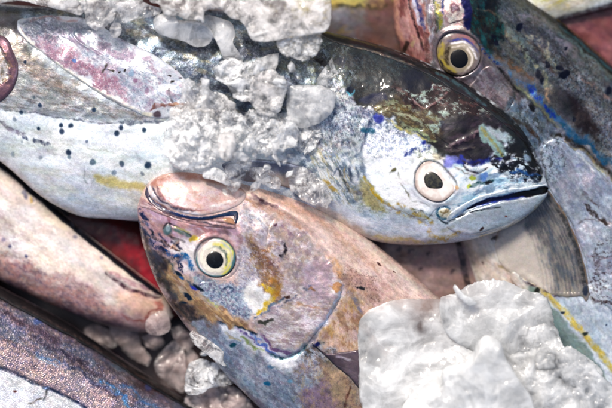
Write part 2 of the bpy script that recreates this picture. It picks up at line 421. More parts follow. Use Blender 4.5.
# ------------------------------------------------------------------ the tray under the pile
def make_ground():
    n = 160; xs = np.linspace(-700, 1300, n); ys = np.linspace(-700, 1100, n)
    X, Y = np.meshgrid(xs, ys, indexing='ij'); Z = 2.0*noise(X.ravel(), Y.ravel(), 60, 8).reshape(X.shape)-2
    m, nn, l, b = nt('wet_red_plastic')
    tc = nn.new('ShaderNodeTexCoord'); nz = nn.new('ShaderNodeTexNoise'); nz.inputs['Scale'].default_value = 25; nz.inputs['Detail'].default_value = 6
    l.new(tc.outputs['Object'], nz.inputs['Vector'])
    cr = nn.new('ShaderNodeValToRGB'); cr.color_ramp.elements[0].position = .35; cr.color_ramp.elements[1].position = .7
    cr.color_ramp.elements[0].color = (0.018, 0.007, 0.007, 1); cr.color_ramp.elements[1].color = (0.045, 0.012, 0.012, 1)
    l.new(nz.outputs['Fac'], cr.inputs[0]); l.new(cr.outputs[0], b.inputs['Base Color']); b.inputs['Roughness'].default_value = 0.25
    o = link_mesh('ground', np.stack(W(X, Y, Z), -1).reshape(-1, 3), grid_quads(n, n), m)
    o['kind'] = 'structure'
make_ground()

# ------------------------------------------------------------------ big silver fish across the middle
WHITE = (.93, .96, .98)
EYE_A = [(414, 178), (416, 170), (422, 163), (430, 161), (439, 164), (447, 172), (455, 182), (455, 189), (450, 196), (442, 201), (432, 201), (422, 196), (415, 188)]
def paint_a(p):
    full = [(-200, -60), (700, -60), (700, 300), (-200, 300)]
    p.apply(np.full(p.X.size, 1.0), (.80, .84, .87))
    # back: slate, mottled
    p.poly([(-90, -30), (60, -5), (150, 2), (230, 5), (330, 25), (345, 60), (330, 110), (300, 140), (250, 130), (200, 90), (150, 60), (100, 40), (40, 22), (-90, 12)], (.38, .43, .49), soft=6, warp=2, met=.45)
    bk = [(10, 0), (230, 0), (340, 30), (345, 115), (300, 150), (200, 110), (140, 70), (60, 30)]
    p.mottle(bk, [(.62, .68, .74), (.25, .30, .36), (.48, .54, .60), (.12, .15, .21), (.52, .50, .42)], 9, .75, 21, .7, rot=.2, st=1.8)
    p.mottle(bk, [(.70, .75, .80), (.14, .18, .26)], 2.6, 1.0, 27, .6)
    # flank under the pectoral fin
    p.poly([(-60, 45), (15, 30), (60, 80), (120, 108), (170, 118), (170, 122), (60, 117), (-60, 108)], (.70, .72, .73), soft=4, met=.35)
    p.poly([(14, 22), (26, 48), (60, 80), (100, 102), (145, 118), (110, 108), (60, 92), (25, 70), (8, 45)], (.68, .60, .53), soft=4, a=.75)
    p.mottle([(0, 30), (60, 76), (160, 118), (60, 114), (0, 106)], [(.48, .40, .36), (.86, .84, .80)], 5, .7, 31, .5, rot=.35, st=4)
    p.mottle([(0, 30), (60, 76), (160, 118), (60, 114), (0, 106)], [(.36, .36, .38), (.90, .90, .92)], 2.0, .6, 35, .55, rot=.1, st=5)
    p.poly([(12, 10), (20, 16), (24, 40), (30, 55), (16, 40), (0, 38), (-20, 30), (-20, 8)], (.34, .33, .34), soft=4, a=.9)
    # belly
    p.poly([(-90, 108), (0, 109), (60, 118), (120, 124), (170, 122), (300, 150), (300, 260), (-90, 240)], WHITE, soft=2, warp=.6, met=.1)
    p.line([(4, 110), (30, 113), (58, 118), (90, 122), (120, 124), (163, 122)], .8, (.35, .37, .42), a=.85)
    p.line([(120, 123.5), (162, 121.5)], 1.8, (.38, .42, .50), a=.8)
    p.poly([(0, 135), (60, 143), (120, 152), (180, 166), (180, 178), (100, 160), (40, 150), (0, 142)], (.90, .93, .88), soft=5, a=.5)
    p.line([(-10, 136), (40, 142), (100, 150), (170, 168)], .6, (.70, .72, .66), a=.6, brk=(30, -.3, 12))
    p.poly([(-20, 165), (40, 172), (90, 178), (140, 188), (150, 230), (60, 230), (10, 195)], (.86, .86, .89), soft=7, warp=3, a=.8)
    p.mottle([(0, 130), (140, 160), (150, 215), (70, 210), (0, 160)], [(.97, .97, .98), (.80, .83, .88), (.86, .86, .80)], 18, .4, 37, .6, rot=.3, st=3)
    p.poly([(96, 177), (115, 178), (150, 186), (150, 192), (125, 189), (100, 183)], (.83, .76, .46), soft=3, warp=1, a=.9)
    p.poly([(-20, 150), (10, 168), (45, 197), (78, 214), (78, 222), (30, 200), (-20, 168)], (.66, .62, .60), soft=4, a=.7)  # shade along the lower rim painted as brownish grey
    # purple fold at the far left
    p.line([(-6, 118), (8, 127), (20, 132), (30, 138)], 1.8, (.52, .50, .58), a=.8, z=-.6)
    # spots
    for x, y, r, a in [(41, 105, 2, 1), (22, 112.5, 1.9, .9), (40, 129, 1.8, 1), (62, 126, 2, 1), (63, 132, 2.6, 1), (71.5, 126.5, 2.1, 1), (94.5, 110, 1.9, 1),
                       (122, 128, 2.4, 1), (118, 134, 2.4, 1), (145, 131, 2.2, 1), (15, 120, 2, .4), (13, 154, 2.2, .3), (41, 157.5, 2.1, .35), (69, 153, 2.6, 1),
                       (69.5, 158, 2, .5), (94, 162, 2.8, .7), (122, 164, 2.7, .75), (148.5, 165, 3.1, 1), (115, 173, 2.4, .45), (143, 174, 2, .45), (26, 62, 1.8, 1),
                       (35, 97, 1.5, .5), (23, 142, 1.2, .3), (87, 142, 1.6, .6)]:
        p.blob(x, y, r, r*1.1, (.10, .20, .33), a=.9*a, warp=.35, soft=.4)
    p.line([(24, 136), (31, 138)], 1.4, (.40, .44, .52)); p.line([(36, 140), (42, 142), (49, 144)], 1.9, (.32, .36, .46))
    p.line([(85, 165), (84, 178), (90, 184), (97, 180)], .5, (.6, .64, .66), a=.7)
    # ---- silver side in front of the ice
    side = [(290, 100), (330, 85), (350, 92), (380, 118), (368, 150), (362, 175), (370, 200), (400, 240), (330, 240), (290, 215), (285, 150)]
    p.poly(side, (.84, .88, .90), soft=4, warp=2, met=.2)
    p.mottle(side, [(.48, .56, .66), (.97, .98, .98), (.30, .38, .50)], 8, .55, 41, .7, rot=-.5, st=1.6)
    p.mottle([(300, 90), (345, 90), (385, 118), (372, 140), (330, 150), (300, 140)], [(.25, .30, .40), (.95, .96, .97), (.50, .42, .50), (.1, .14, .22)], 3, .75, 45, .75)
    p.mottle(side, [(.62, .66, .66), (.98, .98, .97)], 3.2, .6, 47, .6, rot=1.2, st=3)
    p.mottle([(310, 150), (335, 148), (360, 175), (345, 215), (318, 200)], [(.74, .68, .50), (.40, .48, .54), (.97, .97, .96)], 5, .5, 49, .7, rot=1.0, st=4)
    for a_, b_, c_ in [((338, 170), (350, 190), (.25, .30, .32)), ((350, 165), (352, 182), (.25, .30, .42)), ((357, 166), (357, 180), (.35, .40, .5)), ((345, 168), (346, 178), (.75, .6, .35)),
                       ((322, 180), (330, 183), (.78, .62, .2)), ((311, 176), (322, 184), (.3, .38, .48)), ((328, 184), (336, 192), (.8, .66, .25)), ((333, 176), (338, 168), (.35, .42, .5))]:
        p.line([a_, b_], 1.0, c_, a=.85)
    p.poly([(300, 168), (318, 185), (330, 215), (315, 215), (300, 195)], (.52, .50, .54), soft=4, a=.8)
    # soft lilac throat and ochre rim along the lower outline
    p.poly([(305, 196), (330, 200), (370, 218), (430, 226), (470, 228), (470, 250), (370, 250), (310, 215)], (.86, .87, .91), soft=5, met=.1)
    p.poly([(320, 205), (350, 222), (380, 234), (420, 241), (420, 250), (370, 248), (325, 222)], (.85, .74, .66), soft=4, a=.75)
    p.line([(374, 236), (400, 240), (440, 243)], 1.8, (.86, .76, .48), a=.8, soft=1.5)
    p.mottle([(350, 210), (400, 222), (420, 236), (370, 232)], [(.66, .72, .80), (.95, .95, .96)], 9, .3, 53, .6, rot=.3, st=3)
    # ---- gill plate and cheek
    cheek = [(375, 120), (400, 116), (425, 120), (440, 135), (470, 160), (478, 190), (455, 212), (435, 212), (410, 210), (385, 200), (368, 182), (363, 158)]
    p.poly(cheek, (.95, .96, .975), soft=2.5, met=.05)
    p.mottle([(365, 122), (400, 112), (432, 126), (412, 150), (372, 160)], [(.36, .42, .58), (.62, .68, .78)], 2.4, .55, 55, .85)
    p.mottle([(372, 112), (402, 112), (410, 130), (380, 140)], [(.9, .93, .95), (.25, .3, .42)], 5, .5, 57, .7)
    p.line([(374, 118), (367, 130), (363, 145), (361, 160), (364, 176), (372, 190)], 1.1, (.42, .46, .56), a=.7, z=-.9)
    p.line([(372, 122), (365, 138)], 2.2, (.20, .26, .42), a=.75)
    p.line([(396, 118), (402, 132), (398, 150)], .8, (.55, .6, .68), a=.5)
    p.blob(393, 170, 2.8, 1.8, (.42, .40, .28)); p.line([(388, 172), (396, 171)], .8, (.3, .32, .26))
    p.line([(397, 174), (401, 184), (407, 194), (413, 200)], .9, (.45, .45, .36), a=.8, brk=(8, -.3, 14)); p.line([(412, 200), (430, 207)], .6, (.6, .62, .6), a=.7)
    p.blob(389, 188, 1.6, 1, (.7, .74, .74), a=.7)
    ring_up(p, EYE_A)
    # ochre streaks behind the cheek
    p.poly([(360, 178), (366, 188), (380, 202), (386, 212), (372, 208), (362, 200)], (.72, .67, .42), soft=2.5, a=.8)
    p.mottle([(358, 186), (372, 196), (385, 212), (364, 206)], [(.40, .38, .24), (.85, .80, .55)], 3, .2, 59, .7)
    p.line([(363, 176), (368, 186), (376, 195), (384, 201)], 1.7, (.93, .76, .14), z=.5)
    p.line([(380, 202), (396, 205), (412, 212), (424, 218), (432, 224)], 2.2, (.76, .64, .33), brk=(9, -.5, 15))
    p.line([(384, 206), (400, 212), (418, 220), (428, 226)], 1.8, (.58, .54, .50), a=.8, brk=(6, -.3, 16), z=-.5)
    p.line([(396, 210), (412, 218), (424, 226)], 1.2, (.85, .72, .36), brk=(7, -.3, 17))
    p.line([(404, 208), (432, 216)], .6, (.2, .2, .2), a=.7, brk=(5, 0, 18))
    p.line([(428, 230), (436, 237), (450, 237), (460, 232)], 2.6, (.82, .68, .40), a=.9, soft=1.5, brk=(9, -.7, 19))
    p.blob(447, 228, 8, 2.2, (.70, .70, .62), rot=-20, a=.6)
    # ---- dark forehead
    fore = [(322, 28), (360, 38), (400, 50), (445, 72), (490, 98), (530, 136), (545, 168), (540, 178), (520, 168), (500, 158), (470, 158), (448, 160), (430, 146), (408, 128), (392, 120), (372, 108), (352, 96), (340, 78), (325, 58)]
    p.poly(fore, (.09, .095, .10), soft=3, warp=2, met=.05, ro=.42)
    p.mottle(fore, [(.15, .20, .23), (.06, .05, .07)], 14, .2, 61, .8, rot=.5, st=2)
    p.mottle([(325, 48), (400, 62), (430, 85), (400, 104), (350, 90)], [(.24, .32, .36), (.12, .18, .19), (.34, .36, .35)], 2.2, .9, 63, .8)
    p.mottle([(306, 45), (345, 50), (350, 84), (325, 92), (300, 70)], [(.70, .76, .80), (.20, .26, .30), (.42, .44, .34)], 4, .45, 66, .85)
    olive = [(384, 100), (410, 96), (440, 120), (462, 128), (440, 140), (420, 128), (398, 122), (376, 112)]
    p.poly(olive, (.31, .25, .15), soft=3, warp=3)
    p.mottle(olive, [(.52, .46, .28), (.22, .16, .10), (.62, .68, .58)], 5, .5, 71, .8, rot=.4, st=2)
    maroon = [(400, 80), (430, 82), (465, 98), (495, 118), (500, 132), (470, 130), (440, 120), (412, 108), (396, 92)]
    p.poly(maroon, (.15, .075, .085), soft=3, warp=3)
    p.mottle(maroon, [(.60, .68, .66), (.34, .22, .22)], 5, .95, 74, .9, rot=.35, st=2.2)
    for x, y, rx, ry, r in [(422, 99, 6, 3, 15), (441, 112, 5, 2.4, 0), (428, 115, 3, 2, 20), (456, 110, 3, 2, 0), (443, 125, 7, 1.6, 10), (430, 88, 8, 1, -25), (425, 92, 7, .8, -15),
                            (414, 94, 5, 2, -20), (408, 85, 2.2, 4, 0), (434, 126, 3, 3, 0), (480, 118, 3, 3, 0)]:
        p.blob(x, y, rx, ry, (.62, .71, .68), rot=r, a=.9, warp=1.6, brk=(2.5, -.6, 77))
    p.line([(406, 128), (418, 130), (427, 138), (436, 142)], 1.6, (.66, .72, .52), a=.85, warp=1.2)
    p.line([(386, 122), (400, 128), (414, 134), (424, 140)], 1.3, (.72, .68, .34), a=.85, warp=1.2)
    p.line([(412, 99), (423, 110)], .8, (.62, .50, .50), z=.6); p.line([(423, 110), (448, 94)], .9, (.58, .44, .44), z=.6)
    # blue-black patches
    p.poly([(396, 82), (408, 70), (424, 76), (430, 86), (414, 90)], (.05, .06, .14), soft=2, warp=1.6, a=.9)
    p.poly([(360, 98), (368, 94), (383, 93), (386, 100), (376, 105), (364, 102)], (.06, .10, .26), soft=1.5, warp=1)
    p.blob(341, 61, 7, 5, (.07, .12, .22), rot=-10, a=.95, warp=1.6); p.blob(324, 64, 5, 4, (.06, .07, .12), a=.9, warp=1.5)
    p.blob(350, 91, 4.2, 4, (.04, .10, .20), warp=.8); p.line([(346, 92), (350, 96), (354, 90)], .9, (.35, .75, .85))
    p.blob(378, 119, 4.8, 4.6, (.17, .22, .62), warp=.8); p.line([(360, 130), (366, 132), (374, 132)], 2.4, (.16, .42, .55), warp=.9)
    p.blob(401, 80, 4, 3, (.05, .05, .14), warp=1)
    # front of the head
    p.poly([(438, 124), (470, 116), (500, 124), (505, 150), (495, 160), (462, 160), (446, 150)], (.12, .085, .15), soft=3, warp=2)
    p.mottle([(440, 125), (500, 120), (500, 150), (450, 150)], [(.28, .23, .29), (.06, .05, .08)], 6, .4, 81, .8, rot=-.35, st=3)
    p.line([(445, 150), (458, 142), (472, 135), (480, 130)], 1.8, (.48, .40, .44), a=.85, z=.9, warp=1.2); p.line([(446, 152), (462, 150), (474, 146)], 1.1, (.42, .38, .34), a=.8, z=.5)
    p.poly([(478, 128), (486, 127), (497, 140), (506, 155), (500, 158), (490, 148)], (.52, .66, .66), soft=1.2, a=.9); p.line([(481, 128), (492, 142), (502, 156)], 1.3, (.56, .54, .28), z=.6)
    p.poly([(486, 128), (500, 128), (512, 140), (514, 152), (506, 150), (498, 140)], (.66, .74, .78), soft=2, a=.85, warp=1.4)
    p.poly([(456, 160), (466, 161), (482, 159), (500, 157), (503, 161), (484, 164), (466, 166), (456, 165)], (.05, .09, .48), soft=1.5, warp=1)
    # snout
    sn = [(452, 166), (480, 165), (505, 160), (522, 158), (540, 172), (545, 186), (520, 190), (490, 196), (465, 206), (450, 214), (446, 200), (462, 190)]
    p.poly(sn, (.90, .94, .96), soft=2.5, met=.15)
    p.mottle(sn, [(.62, .80, .88), (.99, .99, .99), (.34, .48, .62)], 7, .55, 84, .75, rot=-.3, st=2.6)
    p.mottle([(492, 150), (530, 140), (544, 175), (520, 182), (500, 172)], [(.04, .04, .06), (.86, .92, .96), (.03, .04, .10)], 6, .35, 87, .95, rot=-.4, st=1.4)
    for x, y, rx, ry, r in [(514, 150, 9, 7, 20), (522, 142, 8, 8, 40), (508, 167, 9, 2.2, -12), (532, 160, 6, 5, 50), (497, 166, 5, 1.4, 0), (537, 172, 4, 3, 60), (526, 167, 6, 2, 10), (540, 178, 4, 4, 0), (518, 158, 4, 3, 0)]:
        p.blob(x, y, rx, ry, (.035, .04, .06), rot=r, a=.95, warp=1.6)
    p.blob(526, 159, 5, 4, (.62, .74, .86), a=.8, warp=1.4); p.line([(510, 172), (528, 173), (541, 176)], 1.3, (.12, .34, .62), warp=1)
    p.line([(405, 156), (412, 152), (420, 150), (428, 146)], 3.2, (.12, .18, .50), a=.85, warp=1.4, brk=(5, -.6, 90)); p.blob(421, 142, 3, 2, (.10, .16, .55), warp=1)
    p.mottle([(415, 152), (432, 150), (436, 160), (418, 162)], [(.30, .34, .28), (.62, .64, .50)], 4, .1, 91, .8)
    p.blob(450, 162, 7, 6, (.42, .44, .80), a=.85, warp=1.5); p.blob(460, 160, 4, 4, (.14, .20, .66), warp=1.2); p.blob(437, 157, 5, 4, (.62, .58, .48), a=.7, warp=1.2)
    p.line([(464, 165), (470, 169), (482, 168), (488, 165)], 1.9, (.96, .96, .96), z=.8, warp=.5); p.line([(462, 164), (467, 171), (478, 173), (486, 168)], .8, (.16, .12, .16), z=-.8, warp=.5)
    p.line([(460, 160), (468, 164), (480, 162)], .8, (.12, .08, .14)); p.line([(455, 168), (466, 174), (474, 175)], .7, (.5, .46, .46), a=.8)
    p.blob(470, 178, 3, 2.4, (.74, .78, .26), warp=1.2); p.blob(467, 186, 2.4, 1.6, (.80, .84, .34), warp=1); p.blob(482, 178, 4, 3, (.34, .52, .82), a=.8, warp=1.2)
    p.line([(468, 187), (476, 184), (484, 183), (492, 181)], 1.6, (.05, .26, .30), warp=.8); p.line([(484, 183), (491, 182)], 1.4, (.08, .05, .05))
    p.blob(456, 187, 1.8, 2.5, (.80, .62, .42), a=.8)
    # lips, mouth line and the hinge of the jaw
    p.line([(546, 187), (525, 190), (500, 194), (482, 199), (468, 206), (458, 214), (452, 218)], 1.4, (.30, .50, .70), a=.8, z=-1.0, warp=.3)
    p.poly([(466, 209), (480, 201), (500, 196), (520, 192), (545, 187), (547, 192), (530, 196), (508, 199), (488, 203), (474, 207)], (.03, .05, .30), soft=.8, warp=.4, z=-4.5, met=0, ro=.5)
    p.poly([(512, 194), (545, 187), (547, 192), (530, 196)], (.04, .03, .05), soft=1, warp=.5)
    p.line([(474, 207), (500, 200), (525, 196.5)], .8, (.18, .30, .78), warp=.4)
    p.blob(444, 213, 6.5, 5.5, (.86, .83, .74), z=1.0, warp=.3); p.line(oval(444, 213, 7.5, 6, 10)[3:13], .9, (.05, .30, .45), z=-.8, warp=.3, taper=False)
    p.line([(440, 211), (446, 213), (449, 210)], .7, (.55, .46, .28)); p.line([(442, 216), (447, 209)], .6, (.5, .42, .25))
    p.line([(437, 218), (445, 223), (452, 221), (462, 215), (476, 211), (500, 207)], .7, (.12, .16, .20), z=-.8, warp=.3)
    p.blob(466, 220, 9, 3, (.86, .88, .90), rot=-15, a=.5); p.blob(481, 229, 2.4, 1.2, (.25, .12, .12), rot=-45, warp=.4); p.blob(505, 217, 1.4, .8, (.66, .35, .3), warp=.3)
    p.line([(546, 197), (530, 214), (505, 228), (480, 236)], 1.4, (.80, .72, .56), a=.7)
A = Fish("large silver fish with near-black forehead and white belly lying across the middle",
         8.9, [(-95, -8), (0, 3), (80, 7), (150, 7), (220, 10), (270, 16), (325, 30), (360, 39), (400, 51), (440, 69), (475, 89), (505, 111), (525, 134), (538, 158), (545, 178), (548, 187)],
         [(-95, 110), (-40, 140), (0, 162), (40, 196), (75, 215), (110, 219), (150, 221), (200, 214), (250, 211), (300, 214), (340, 228), (375, 241), (410, 245), (450, 243), (485, 236), (515, 224), (535, 210), (546, 197), (548, 190)],
         [(-120, 70), (300, 76), (440, 82), (520, 90), (580, 92)], [(-120, 32), (100, 36), (300, 36), (440, 37), (520, 32), (600, 26)], R=120, paint=paint_a)
def fin_pec(p):
    fin = [(18, 20), (50, 14), (90, 20), (120, 38), (155, 55), (182, 75), (196, 100), (182, 116), (150, 118), (115, 100), (75, 76), (45, 54), (22, 36)]
    p.poly(fin, (.80, .82, .86), soft=1, warp=0, met=.1)
    p.poly([(22, 20), (50, 18), (84, 24), (96, 34), (60, 32), (34, 40)], (.44, .47, .53), soft=4, warp=2, a=.9)
    p.line([(30, 20), (50, 18), (76, 20)], 1.4, (.62, .44, .44), a=.8, soft=1.6)
    p.poly([(34, 38), (50, 34), (75, 46), (100, 68), (130, 92), (132, 104), (105, 92), (74, 70), (48, 52)], (.68, .51, .60), soft=7, warp=3, a=.95)
    p.poly([(62, 52), (90, 66), (112, 86), (100, 88), (74, 66)], (.60, .40, .50), soft=6, warp=2, a=.7)
    p.mottle([(24, 26), (90, 30), (110, 44), (60, 44), (34, 44)], [(.78, .80, .88), (.30, .33, .42)], 5, .3, 101, .7, rot=.5, st=2)
    p.mottle([(60, 30), (110, 36), (180, 80), (185, 108), (140, 100), (90, 60)], [(.95, .96, .98), (.60, .66, .74), (.66, .54, .64)], 8, .5, 104, .8, rot=.5, st=2)
    p.mottle([(20, 16), (110, 34), (190, 100), (140, 116), (60, 66)], [(.97, .97, .98), (.40, .42, .52)], 2.4, .9, 107, .65)
    p.line([(20, 30), (34, 46), (60, 66), (90, 86), (120, 102), (150, 114)], 2.0, (.95, .92, .86), soft=1.5, z=1.4, warp=.8)
    p.line([(20, 28), (44, 50), (75, 71), (108, 92)], .9, (.45, .33, .40), a=.6, warp=1.5, brk=(10, -.2, 111))
    for q in range(14):
        u = q/13; p.line([(176-20*u, 108-2*u), (110-60*u*.6, 60-18*u), (40+u*45, 26+u*2)], .35, (.55, .52, .62), a=.45, warp=1.4, brk=(8, 0, 112+q), z=.25)
    p.blob(75, 60, 2.6, 2.2, (.34, .48, .74), warp=.5); p.line([(108, 64), (103, 74)], 1.0, (.16, .10, .10), warp=.5)
    for x, y in [(117, 71), (124, 71), (112, 70), (170, 76), (173, 82), (180, 79), (183, 83), (186, 74), (175, 70)]: p.blob(x, y, 1.5, 1.2, (.16, .12, .12), warp=.9)
    p.blob(136, 82, 3.4, 2.2, (.58, .40, .54), warp=1.2, a=.8); p.blob(148, 92, 3, 2, (.58, .46, .58), warp=1.2, a=.7); p.blob(132, 73, 2.5, 3, (.5, .62, .74), a=.8)
    p.line([(170, 88), (171, 98), (174, 103)], 1.1, (.40, .38, .42)); p.line([(152, 108), (170, 106), (184, 106), (192, 104)], 2.2, (.50, .32, .30), warp=1.2, z=.8)
    p.blob(178, 106, 9, 2, (.55, .40, .32), warp=1); p.blob(158, 115, 4, 3, (.36, .30, .34), warp=.6); p.blob(148, 115, 6, 3.4, (.93, .90, .82), warp=.6)
A.patch('pectoral_fin', [(18, 20), (34, 17), (60, 15), (92, 20), (120, 38), (155, 55), (182, 75), (196, 100), (184, 112), (164, 118), (145, 116), (115, 102), (75, 76), (45, 54), (22, 36)], h=1.7, w=3.5, extra=fin_pec)
def fin_dor(p):
    p.apply(np.ones(p.X.size), (.10, .10, .12)); p.apply(np.ones(p.X.size), None, met=.3)
    p.mottle([(320, 20), (420, 50), (540, 150), (500, 140), (400, 80)], [(.20, .08, .12), (.16, .20, .22)], 8, .2, 120, .7, rot=.4, st=4)
    p.line([(328, 41), (350, 46), (375, 52), (398, 60), (415, 66)], .6, (.62, .54, .44), a=.8, warp=.2)
    p.line([(330, 30), (362, 38), (400, 50), (440, 69), (475, 90), (510, 115)], 1.0, (.36, .42, .42), a=.7, warp=.2, z=.5)  # thin teal highlight painted along the fin's upper rim
    p.line([(436, 72), (455, 83), (475, 98), (486, 106)], 1.8, (.26, .38, .42), a=.9, warp=.3, z=.6)
A.patch('dorsal_fin', [(318, 29), (345, 33), (375, 42), (408, 55), (440, 71), (475, 92), (505, 116), (526, 142), (505, 126), (480, 106), (450, 88), (420, 71), (395, 61), (365, 51), (335, 43)], h=.9, w=2.2, extra=fin_dor)
A.patch('gill_cover', [(376, 112), (396, 106), (420, 120), (442, 140), (470, 158), (480, 180), (466, 204), (440, 206), (424, 220), (402, 212), (384, 203), (367, 186), (361, 164), (365, 140)], h=1.8, w=6)
A.patch('lower_jaw', [(547, 193), (543, 204), (530, 214), (508, 226), (484, 233), (462, 234), (448, 228), (448, 222), (462, 214), (480, 207), (505, 201), (530, 197)], h=2.0, w=3, label='white lower jaw')
A.patch('upper_jaw', [(546, 184), (530, 186), (505, 189), (482, 195), (464, 203), (450, 212), (446, 220), (455, 219), (468, 208), (484, 200), (505, 195), (530, 191), (547, 188)], h=1.6, w=1.6, extra=lambda p: (p.line([(546, 185), (505, 190.5), (480, 198), (462, 207), (450, 217)], 2.4, (.95, .98, 1), warp=.2), p.line([(546, 182), (520, 186), (496, 189), (474, 197)], .6, (.30, .42, .5), a=.7)))
def iris_a(p):
    p.apply(np.ones(p.X.size), (.93, .89, .86))
    d, _ = seg_dist(p.X, p.Y, catmull(EYE_A, 10, True), True)
    p.apply(1-sstep(1.5, 4.5, d), (.74, .66, .62), .9); p.apply(1-sstep(.2, 1.4, d), (.46, .38, .37), .7)
    p.mottle([(410, 158), (460, 158), (460, 204), (410, 204)], [(.99, .96, .94), (.82, .74, .70)], 10, .3, 131, .5)
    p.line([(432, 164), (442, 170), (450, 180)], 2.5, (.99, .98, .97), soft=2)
def pup_a(p):
    p.apply(np.ones(p.X.size), (.27, .27, .25))
    p.mottle([(420, 170), (445, 170), (445, 195), (420, 195)], [(.40, .38, .28), (.12, .13, .16)], 3.5, .1, 133, .8)
    d, _ = seg_dist(p.X, p.Y, catmull(PUP_A, 10, True), True); p.apply(1-sstep(.3, 1.6, d), (.12, .10, .10), .9)
PUP_A = [(423, 180), (425, 174), (431, 172), (437, 175), (442, 182), (441, 188), (434, 189), (426, 187)]
A.eye(EYE_A, PUP_A, 1.6, 1.7, iris_a, pupil_paint=pup_a, label=None)
def fin_pel(p):
    p.apply(np.ones(p.X.size), (.46, .48, .56)); p.line([(222, 164), (260, 161), (300, 168)], 1, (.72, .76, .84), warp=.3, z=.5)
    p.poly([(225, 172), (300, 178), (310, 200), (225, 195)], (.62, .56, .54), soft=4)
A.patch('pelvic_fin', [(222, 165), (245, 160), (275, 161), (305, 167), (318, 180), (305, 190), (270, 184), (240, 180)], h=3, w=2, extra=fin_pel)
A.patch('fin_base', [(-8, 34), (6, 38), (14, 50), (19, 66), (17, 82), (10, 94), (-2, 104), (-14, 104), (-14, 36)], h=3.0, w=3.5, label='pink rimmed round flap at the left edge', extra=lambda p: (
    p.apply(np.ones(p.X.size), (.50, .36, .42)), p.poly([(-14, 46), (-2, 46), (6, 56), (8, 68), (6, 80), (-4, 90), (-14, 92)], (.90, .86, .84), soft=1.5, z=-2),
    p.mottle([(-14, 44), (8, 50), (8, 86), (-14, 94)], [(.80, .62, .42), (.40, .36, .30)], 4, .8, 140, .8), p.line([(2, 36), (13, 50), (18, 66), (14, 84)], 1, (.70, .58, .64), warp=.4)))
EYE_B = oval(216, 257, 20.5, 19.5, 20)
